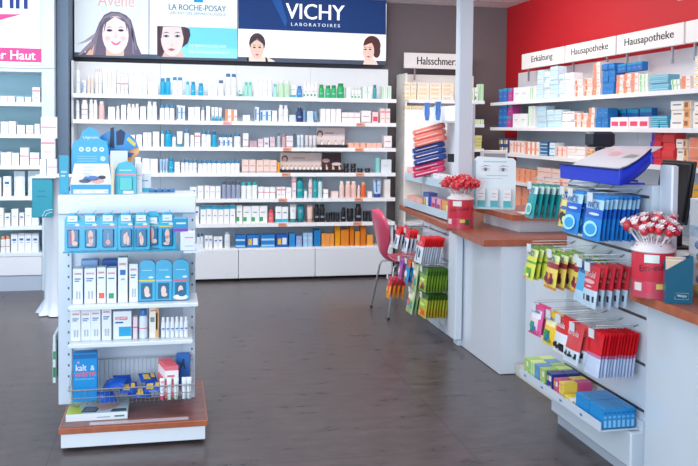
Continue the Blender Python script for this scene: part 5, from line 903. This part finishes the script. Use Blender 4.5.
# blister packs with foot pictures
def blister_me(i, kind):
    def f():
        w, h = .079, .178 if kind == 0 else .20; mb = MB(); band = ('ee6a84', 'ee6a84', 'ee6a84', 'a8b4cc', 'ee8a94', 'f0cc30', 'f0cc30', 'f0cc60', 'e8c050', 'ee6a84')[i % 10]
        pts = [(-w/2, .006), (-w/2+.006, 0), (w/2-.006, 0), (w/2, .006), (w/2, h-.03), (w/2-.012, h-.012), (w*.22, h), (-w*.22, h), (-w/2+.012, h-.012), (-w/2, h-.03)]
        sl(mb, pts, -.002, .002, mat('10b0d6', .25))
        mb.front(-w/2+.002, h*.60, w/2-.002, h*.63, -.0026, mat(band)); mb.front(-w*.32, h*.71, w*.3, h*.73, -.0026, mat('bfe6f0')).front(-w*.32, h*.76, w*.1, h*.775, -.0026, mat('5cc0dc'))
        mb.ell(w*.22, h*.68, .011, .005, -.003, mat('e8f4f8'))
        mb.box(-w*.33, -.014, h*.08, w*.33, -.002, h*.56, mat('0c6c9c', .15), None, .008)
        sk = 'efc8b8' if i != 2 else 'd8c8cc'; y = -.0148
        if i % 5 == 0: mb.ell(-w*.02, h*.4, .009, .028, y, mat(sk)); mb.ell(.008, h*.2, .013, .011, y, mat(sk)); mb.ell(-.008, h*.35, .003, .03, y-.0003, mat('e05868'))
        elif i % 5 == 1: mb.ell(0, h*.42, .011, .022, y, mat(sk)); mb.ell(.002, h*.27, .010, .02, y, mat(sk)); mb.ell(-.004, h*.16, .014, .007, y, mat(sk))
        elif i % 5 == 2: mb.ell(0, h*.22, .010, .012, y, mat('f4a89c')); mb.box(-.001, y-.0005, h*.26, .001, y, h*.46, mat('c8d8e8'))
        elif i % 5 == 3: mb.ell(-.006, h*.3, .007, .026, y, mat(sk)); mb.ell(.008, h*.26, .007, .022, y, mat(sk)); mb.ell(.002, h*.42, .005, .012, y, mat(sk))
        else: mb.ell(.002, h*.26, .009, .024, y, mat(sk)); mb.ell(-.004, h*.4, .006, .014, y, mat(sk))
        return mb.mesh('blister_pack')
    return cached(('bp', i, kind), f)
us = [(65.5, 81), (83, 98.5), (100.5, 116), (118.5, 134), (135, 147.5), (146, 159), (159.5, 175)]
for i, (a, b) in enumerate(us):
    Y0 = 4.125 if i not in (5,) else 4.17; p = onY((a+b)/2, 247, Y0); o = link('blister_pack', blister_me(i, 0), None, (p.x, Y0, .9095), (math.radians(-2), 0, 0))
    reg(o, 'teal foot care blister pack', 'in the hanging row', 'blister pack', i)
    t = MB().tube([(0, .145, .0), (0, -.02, 0), (0, -.022, -.004)], .002, M_WIRE).tube([(.012, .145, .012), (.012, -.02, .012), (0, -.022, -.004)], .0015, M_WIRE); o = empty('display_hook', (p.x, Y0, 1.072 if i != 5 else 1.055), 0, None, 'display hook'); t.obj('wire', o)
    MB().box(-.022, -.030, -.022, .022, -.0275, .006, mat('e4ecf4', .25)).front(-.012, -.012, .010, -.009, -.0305, mat('8a94a4')).obj('price_holder', o); reg(o, 'wire hook with white price holder', 'above the blister packs', 'display hook', i)
p = onY(183, 226, 4.09); o = MB().box(-.035, -.02, 0, .035, .02, .062, mat('1898c4', .3), bev=.002).box(-.0352, -.0204, .0, .0352, .0204, .014, mat('8a48c0')).front(-.02, .034, .025, .042, -.0205, mat('d4eef6')).obj('product_carton', None, (p.x-.012, 4.10, 1.0)); tag(o, 'teal carton with purple foot, right end of the hanging row', 'carton')
o2 = MB().box(-.03, -.02, 0, .04, .02, .092, mat('e8ecf6', .3), bev=.002).front(-.01, .06, .03, .066, -.0205, mat('f090b0')).front(-.01, .02, .03, .024, -.0205, mat('90c8d0')).obj('product_carton', None, (p.x+.018, 4.10, .9065)); tag(o2, 'white carton with pink print below the teal purple carton', 'carton')
so(MB().box(.075, 4.075, .895, .165, 4.334, .905, mat('dfeaf4', .2)), 'side_ledge')
# shelf two
ss = lambda u: onY(u, 300, 4.125); sppm = lambda u: F/(ss(u).dot(_w)-EYE*_w.z)
run('on the upper stand shelf', .6555, ss, 0, 0, sppm, [(CA, 72.5, 83, 1, 37, 'eef3f8', '', 'foot', 'white blue topped foot cream carton', 1, .07), (CA, 84, 96, 1, 36, 'eef3f8', '', 'foot', 'white blue topped foot cream carton', 1, .06), (CA, 96.5, 106, 1, 36.5, 'eef3f8', '', 'footred', 'white carton with red print', 1, .06), (CA, 106.5, 116.5, 1, 36, 'eef3f8', '', 'footgreen', 'white carton with green leaf', 1, .06), (CA, 117.5, 128, 1, 46, 'f0f4f8', '', 'bluemark', 'tallest white foot cream carton', 1, .06), (CA, 129, 138, 1, 39, 'f0f4f8', '', 'foot', 'white red lettered carton', 1, .06)])
def gel_me(i):
    def f():
        w, h = .078, .20; mb = MB()
        n = 10; pts = [(-w/2, 0), (w/2, 0), (w/2, h*.84)]+[(w/2*math.cos(math.pi*k/n), h*.84+h*.14*math.sin(math.pi*k/n)) for k in range(1, n)]+[(-w/2, h*.84)]
        sl(mb, pts, -.022, .022, mat('10a8d4', .3)); band = ('f0cc40', 'a8c0dc', 'f05870')[i]
        mb.front(-w/2+.002, h*.46, w/2-.002, h*.5, -.0226, mat(band)); mb.front(-w*.3, h*.72, w*.3, h*.74, -.0226, mat('a8dcec')); mb.front(-w*.34, h*.04, w*.34, h*.42, -.0228, mat('0c648c')); mb.ell(w*.25, h*.56, .012, .005, -.023, mat('e4f2f8'))
        mb.ell(0, h*.24, .012, .022, -.0232, mat('efd0c0')); mb.ell(.004, h*.14, .014, .010, -.0234, mat('efd0c0'))
        if i == 2: mb.ell(0, h*.07, .034, .013, -.0236, mat('f2f4f6')); mb.ell(.006, h*.16, .02, .016, -.0239, mat('0c648c'))
        return mb.mesh('rounded_pack')
    return cached(('gel', i), f)
for i, (a, b) in enumerate(((139, 155), (155.5, 172), (172.5, 189))):
    p = onY((a+b)/2, 300, 4.16); o = link('foot_care_pack', gel_me(i), None, (p.x, 4.16, .658), (math.radians(-4), 0, math.radians(-3)))
    o['label'] = ('teal round-topped pack with yellow band on the upper shelf', 'teal round-topped pack with grey band, middle of three', 'teal round-topped pack with red band and white heel cushion')[i]; o['category'] = 'pack'; o['group'] = 'teal round-topped foot care packs'
for i, (x, nm) in enumerate(((-.37, 'pale blue'), (-.27, 'deep blue'))):
    o = MB().box(-.04, -.03, 0, .04, .03, .19, mat(('8cb0dc', '2458a8')[i], .4), bev=.003).obj('rear_carton', None, (x, 4.28, .6555)); tag(o, f'{nm} carton peeping out behind the white cartons', 'carton')
run('on the lower stand shelf', .4775, ss, 0, 0, sppm, [(CA, 70.5, 100.5, 3, 33, 'f0f4f8', '', 'foot', 'slim white foot cream carton', 1, .05), (CA, 101.5, 111.5, 1, 34, 'eef2f6', '', 'foot', 'slightly taller white carton', 1, .05), (CA, 112.5, 132, 1, 29, 'eef4fa', '', 'wave', 'wide white carton with blue wave', 1, .06), (CA, 133, 137.5, 1, 23, 'f4dce4', '', 'pinkline', 'narrow pinkish carton', 1, .05),
 (B, 138.5, 148, 1, 30, 'e4eefa', '3878c0', 'pinkline', 'white bottle with blue shoulder'), (CA, 149, 159, 1, 34, 'f6f0e0', '', 'orange', 'white carton with yellow side', 1, .05), (B, 161, 188.5, 6, 21, 'f2f5f8', 'f2f4f4', 'bluemark', 'mini white roll-on bottle')])
for (dsc, plc, way), L_ in REG.items():          # brand wordmark printed on the foot cream cartons
    if plc in ('on the lower stand shelf', 'on the upper stand shelf') and ('foot cream' in dsc or 'wave' in dsc or 'white carton' in dsc or 'lettered' in dsc):
        for k_, r_, ob in L_:
            w_ = ob.dimensions.x or .05; xs = [v.co.x for v in ob.data.vertices]; zs = [v.co.z for v in ob.data.vertices]; ys = min(v.co.y for v in ob.data.vertices); w_ = max(xs)-min(xs); h_ = max(zs)
            MB().text('GEHWOL', 0, h_*(.83 if 'wave' not in dsc else .71), w_*.74, h_*(.05 if 'wave' not in dsc else .09), ys-.0008, mat('d83848' if 'wave' not in dsc else 'ffffff'), bold=.0004).obj('lettering', ob)
# basket
bk = empty('wire_basket', (-.16, 4.2, .16), 0, 'chrome wire basket low on the stand with loose packs', 'basket'); D2 = (.16, -4.2, -.16)
mb = MB(); XA, XB, YA, YB, ZA, ZC1, ZC2 = -.44, .115, 4.085, 4.325, .185, .262, .335
for k in range(27):
    x = XA+.01+(XB-XA-.02)*k/26; mb.tube([(x, YA-.012, ZC1), (x, YA, ZA), (x, YB, ZA), (x, YB+.006, ZC2)], .0013, mat('c2c8ce', .3, .3), 4)
for k in range(7):
    y = YA+.02+(YB-YA-.04)*k/6; mb.tube([(XA-.008, y, ZC1+(ZC2-ZC1)*k/6), (XA, y, ZA), (XB, y, ZA), (XB+.008, y, ZC1+(ZC2-ZC1)*k/6)], .0013, mat('c2c8ce', .3, .3), 4)
mb.obj('wire_mesh', bk, D2)
MB().tube([(XA-.012, YA-.014, ZC1), (XB+.012, YA-.014, ZC1), (XB+.012, YB+.006, ZC2), (XA-.012, YB+.006, ZC2), (XA-.012, YA-.014, ZC1)], .0032, mat('ccd2d8', .3, .3)).tube([(XA, YA-.004, ZC1-.04), (XB, YA-.004, ZC1-.04)], .002, mat('ccd2d8', .3, .3)).obj('rim', bk, D2)
ka = onY(73.5, 392, 4.17).x; kb = onY(97.5, 392, 4.17).x; kw = kb-ka
kb_ = MB().box(-kw/2, -.03, 0, kw/2, .03, .232, mat('1a98e0', .35), bev=.002)
kb_.box(-kw/2+.001, -.0305, .205, kw/2-.001, .0305, .226, mat('1070b4', .4)); k_ = kb_.obj('product_carton', None, (ka+kw/2, 4.165, .188), (0, 0, math.radians(2))); tag(k_, 'bright blue carton lettered kalt & warm Kompresse standing in the basket', 'carton')
t = MB(); t.text('kalt', -.018, .148, .048, .030, -.0312, mat('f4f8ff'), bold=.0012).text('&', .034, .148, .018, .024, -.0312, mat('f4f8ff'), bold=.001); t.text('warm', 0, .120, .096, .020, -.0312, mat('e87088'), bold=.002); t.text('Kompresse', 0, .102, .085, .012, -.0312, mat('a8dcf4')); t.ell(-.03, .188, .006, .006, -.0312, mat('f0a0b0')); t.obj('lettering', k_)
for i, (u, v, r, c_) in enumerate(((107, 384, .5, 0), (118, 390, -.3, 0), (128, 396, .2, 1), (138, 390, -.5, 1), (147, 393, .4, 1), (154, 388, -.2, 1), (142, 384, .1, 1), (122, 400, .3, 0), (112, 395, -.6, 0))):
    p = onY(u, v, 4.2); R_ = random.Random(i)
    def gm(c_=c_): 
        mb = MB(); nx, ny = 6, 5
        for sg in (1, -1):
            P = [((a/nx-.5)*.085, (b/ny-.5)*.06, .014+sg*.012*(math.sin(math.pi*a/nx)*math.sin(math.pi*b/ny))**.5) for b in range(ny+1) for a in range(nx+1)]
            mb.add(P, [(b*(nx+1)+a, b*(nx+1)+a+1, (b+1)*(nx+1)+a+1, (b+1)*(nx+1)+a) for b in range(ny) for a in range(nx)], mat('1c5cc8', .25), True)
        if c_: mb.ell(0, 0, .001, .001, 0, mat('f0c860')); mb.add([(-.03, -.02, .0275), (.005, -.022, .0275), (.0, .012, .0275), (-.03, .01, .0275)], [(0, 1, 2, 3)], mat('f0cc60')); mb.add([(.01, -.01, .0275), (.03, -.012, .0275), (.03, .015, .0275), (.012, .016, .0275)], [(0, 1, 2, 3)], mat('f0cc60'))
        return mb.mesh('gel_pack')
    o = link('gel_pack', cached(('gm', c_), gm), None, (p.x, 4.135+.022*(i % 5)+.03*(i//5), .188+.008+.028*((i*2) % 3)), (math.radians(38+R_.uniform(-8, 8)), r*.25, r)); reg(o, ('plain blue gel pack', 'blue and yellow gel pack')[c_], 'in the wire basket', 'gel pack', u)
for i in range(5):
    x = onY(163+2.4*i, 380, 4.2).x; o = link('bandage_pack', cached('bandp', lambda: MB().box(-.034, -.006, 0, .034, .006, .155, mat('ee6878', .35), bev=.002).front(-.033, .09, .033, .13, -.0064, mat('f6f4f6')).front(-.033, .03, .033, .05, -.0064, mat('f4dce0')).front(-.02, .1, .015, .108, -.0067, mat('e05060')).mesh('bandage_pack')), None, (x+.01-.004*i, 4.115+.032*(4-i), .188), (math.radians(-10), 0, 0))
    reg(o, 'pink and white bandage pack', 'in the basket', 'pack', -i, 0, 'from the back')
p = onY(186, 370, 4.25); o = MB().box(-.033, -.012, 0, .033, .012, .17, mat('2070c8', .35), bev=.002).front(-.018, .115, .006, .119, -.0125, mat('10305c')).ell(.002, .135, .006, .006, -.0125, mat('10305c')).add([(-.004, -.0126, .13), (.006, -.0126, .13), (.012, -.0126, .09), (.006, -.0126, .09), (0, -.0126, .112), (-.012, -.0126, .092), (-.016, -.0126, .094)], [(0, 1, 2, 3, 4, 5, 6)], mat('10305c')).obj('support_bandage_carton', None, (p.x-.014, 4.285, .188), (math.radians(-6), 0, 0)); tag(o, 'blue carton with a walking figure, right rear of the basket', 'carton')
for i, (u, c_) in enumerate(((163, 'e85070'), (170, 'c8ecd8'), (177, 'a8d8c0'), (185, 'd8ecf2'), (190, 'cfe4ee'))):
    p = onY(u, 395, 4.1); o, c9 = put('tube', .022, .02, .105, 'eef3f6', c_, 'pink' if i < 1 else 'plain', (p.x-.004, 4.098, .188), 0); tag(o, ('white tube with red cap, left in the front row of basket', 'white tube with mint cap beside the red capped one', 'white tube with green cap, middle of the front row', 'white tube with pale cap near the basket corner', 'white tube in the right front corner of the basket')[i], 'tube')
# magazine stack on the plinth
o = MB().box(-.14, -.10, 0, .14, .10, .034, mat('e9eef3', .4), bev=.001); zt_ = .0345
o.add([(-.139, -.099, zt_), (.139, -.099, zt_), (.139, .099, zt_), (-.139, .099, zt_)], [(0, 1, 2, 3)], mat('c4dce0', .3))
for pts, c_ in (([(-.139, -.099), (-.07, -.099), (-.075, -.02), (-.139, .02)], 'c4d838'), ([(-.139, .02), (-.09, -.01), (-.08, .05), (-.139, .06)], 'a0b830'), ([(-.075, -.08), (-.005, -.085), (.01, -.01), (-.06, .0)], '30343c'), ([(-.065, -.07), (-.012, -.075), (.0, -.018), (-.053, -.01)], '707c90'), ([(.02, -.06), (.08, -.04), (.10, .03), (.02, .06), (-.02, .01)], 'e8b0a4'), ([(.06, -.09), (.135, -.09), (.13, -.05), (.07, -.05)], '2c5058'), ([(-.02, .05), (.12, .05), (.12, .095), (-.02, .095)], '8cc0a8')):
    zt_ += .0002; o.add([(x, y, zt_) for x, y in pts], [tuple(range(len(pts)))], mat(c_, .35))
o.front(.08, .012, .125, .02, -.1005, mat('3c8c78')).front(-.0, .012, .06, .017, -.1005, mat('a8b0b8')); p = onZ(93, 424, .113)
o = o.obj('brochure_stack', None, (-.322, 4.175, .1136)); tag(o, 'stack of brochures with green and pink cover on the wooden plinth', 'brochures')
# leaflet holder on the left flank
o = empty('side_leaflet_holder', (-.535, 4.45, .22), 0, 'narrow clear holder with green and white leaflets on the left flank of stand', 'holder')
MB().box(-.02, -.10, 0, -.001, .10, .20, mat('c8d8d8', .1, alpha=.5)).obj('holder_shell', o); MB().box(-.016, -.105, .004, -.005, -.1005, .24, mat('e4eae8')).box(-.0161, -.1056, .03, -.0049, -.105, .08, mat('2c8850')).box(-.0161, -.1056, .12, -.0049, -.105, .16, mat('48a068')).box(-.016, -.10, .004, -.005, .09, .24, mat('dfe8e6')).obj('leaflet', o)
# ------------------------------------------------------------------ things on top of the stand
ZTOP = 1.1555
def tx(u, y): return onY(u, 195, y).x
a, b = tx(71.5, 4.40), tx(112, 4.40); w = b-a; o = empty('counter_display', ((a+b)/2, 4.40, ZTOP), 0, 'bright blue cardboard display with sloping white front, on top of the stand', 'display'); hw = w/2
pts = [(-hw*.92, 0), (hw*.92, 0), (hw*.92, .215), (hw*.84, .26), (hw*.52, .275), (hw*.38, .315), (0, .335), (-hw*.38, .315), (-hw*.52, .275), (-hw*.84, .26), (-hw*.92, .215)]
sl(MB(), [(x-.012, z) for x, z in pts], .05, .056, mat('2aa4ec', .35)).obj('header_card', o)
mb = MB(); mb.add([(-hw, -.05, 0), (hw, -.05, 0), (hw, -.05, .055), (-hw, -.05, .055), (-hw*.9, .045, .15), (hw*.82, .045, .15), (-hw, .045, 0), (hw, .045, 0)], [(0, 1, 2, 3), (3, 2, 5, 4), (0, 3, 4, 6), (1, 7, 5, 2), (6, 4, 5, 7), (0, 6, 7, 1)], mat('e0ecf8', .35)); mb.obj('sloping_tray', o)
mb = MB(); mb.front(-hw*.98, .002, hw*.98, .05, -.0508, mat('389ee0')).front(-hw*.85, .006, hw*.85, .026, -.0514, mat('e4ecf4'))
for k in range(3): mb.ell(-hw*.78, .115-.018*k, .006, .004, .018-.017*k, mat('48b890'))
for k in range(3): mb.front(-hw*.6+.06*k, .012, -hw*.6+.02+.06*k, .015, -.0518, mat('8894a8'))
def onslope(x, t): return (x, -.052+.095*t, .056+.095*t)
for x, t, rx, rz, c_ in ((.0, .25, .04, .14, '4878b8'), (.03, .12, .035, .12, 'd8a8a0'), (-.03, .12, .03, .1, '5a6070'), (.05, .3, .02, .1, '303c50'), (-.02, .4, .018, .07, 'c8d4e4')):
    mb.add([onslope(x+rx*math.cos(k*.628), t+rz*math.sin(k*.628)) for k in range(10)], [tuple(range(10))], mat(c_))
for k in range(3): mb.add([onslope(-.045, .8-.16*k), onslope(.02-.01*k, .8-.16*k), onslope(.02-.01*k, .84-.16*k), onslope(-.045, .84-.16*k)], [(0, 1, 2, 3)], mat('b4c8dc'))
for k in range(4): mb.ell(-.055+.033*k, .222, .012, .012, .0492, mat('e4f2fa')); mb.ell(-.055+.033*k, .222, .006, .006, .0488, mat('88bce4'))
mb.ell(.05, .175, .013, .013, .0492, mat('c0e0f4'))
for k in range(3): mb.front(-.075, .185-.012*k, .02, .188-.012*k, .0492, mat('8ccaf0'))
mb.text('fußgerecht', -.010, .272, .075, .018, .0490, mat('e8f6ff')); mb.obj('print', o)
a = tx(116, 4.50); o = empty('counter_display', (a, 4.50, ZTOP), 0, 'arched blue and orange cardboard display behind the sloping one', 'display'); A = .115
n = 14; arc_ = [(A*math.cos(math.pi*k/n)*1.0, .205+.115*math.sin(math.pi*k/n)) for k in range(n+1)]
sl(MB(), [(-.09, 0), (.055, 0), (.06, .14)]+[(x, z) for x, z in arc_]+[(-.10, .15)], .05, .056, mat('f0b070', .4)).obj('backing_card', o)
mb = MB(); sl(mb, [(.10, .23)]+[(x*.985, z) for x, z in arc_[1:]]+[(-.1, .19), (-.02, .205), (.05, .21)], .044, .05, mat('1888d0', .35)); mb.obj('blue_arch', o)
mb = MB()
for pts, c_ in (([(-.035, .23), (-.01, .225), (-.012, .335), (-.03, .33)], '14284c'), ([(.0, .24), (.035, .245), (.045, .31), (.02, .325), (-.002, .31)], '142c58'), ([(-.085, .235), (-.04, .25), (-.045, .27), (-.09, .255)], '58b8b0'), ([(.05, .27), (.09, .235), (.10, .25), (.06, .285)], 'd0c860'), ([(-.04, .20), (.07, .18), (.09, .20), (-.03, .225)], '1c68b8')): mb.add([(x, .0435, z) for x, z in pts], [tuple(range(len(pts)))], mat(c_))
mb.obj('print', o)
MB().box(-.05, -.03, 0, .02, .04, .19, mat('e8c060', .4), bev=.003).front(-.045, .06, .015, .10, -.0305, mat('284c80')).obj('stocked_pack', o)
p = tx(126, 4.38); o = link('blister_pack', cached('bigb', lambda: (lambda mb: sl(mb, [(-.052, .0), (.052, 0), (.052, .12), (.035, .155), (0, .165), (-.035, .155), (-.052, .12)], -.012, .012, mat('12acc4', .3)).front(-.05, .095, .05, .102, -.0126, mat('f08c9c')).box(-.03, -.02, .02, .034, -.012, .085, mat('12b4b4', .2), None, .008).front(-.01, .004, .04, .018, -.0206, mat('e4f0f4')).front(-.03, .118, .03, .123, -.0126, mat('b0e4ec')).mesh('pack'))(MB())), None, (p, 4.38, ZTOP), (0, 0, math.radians(-6))); tag(o, 'large teal foot care pack leaning on top of the stand, before the arch', 'pack')
for (u, y, w, h, c_, st_, l) in ((119, 4.44, .085, .215, 'd8dfe8', 'plain', 'grey white upright card behind the large teal pack'), (64, 4.42, .045, .19, '2fa4c4', 'plain', 'teal upright carton left of the sloping display'), (112.5, 4.34, .014, .15, 'e8d8b8', 'blank', 'thin beige card between the sloping display and teal pack'), (139, 4.45, .03, .155, 'e8eef4', 'plain', 'slim white card right of the large teal pack'), (144, 4.50, .07, .095, 'd4e2ee', 'teal', 'small white carton with teal foot, right of the arch')):
    o = link('display_carton', carton_me(w, .022, q(h), c_, st_), None, (tx(u, y), y, ZTOP), (0, 0, math.radians(4))); tag(o, l, 'carton')
for k in range(4):
    x = tx(152+6.5*k, 4.46); o = link('small_blister', cached('sbl', lambda: MB().box(-.014, -.02, 0, .014, .02, .022, mat('4880b4', .2), bev=.006).box(-.018, -.024, 0, .018, .024, .002, mat('c4d8e8')).mesh('b')), None, (x, 4.46, ZTOP), (0, 0, .3)); reg(o, 'small blue blister lying flat', 'on top of the stand', 'blister', k)
flush_labels()
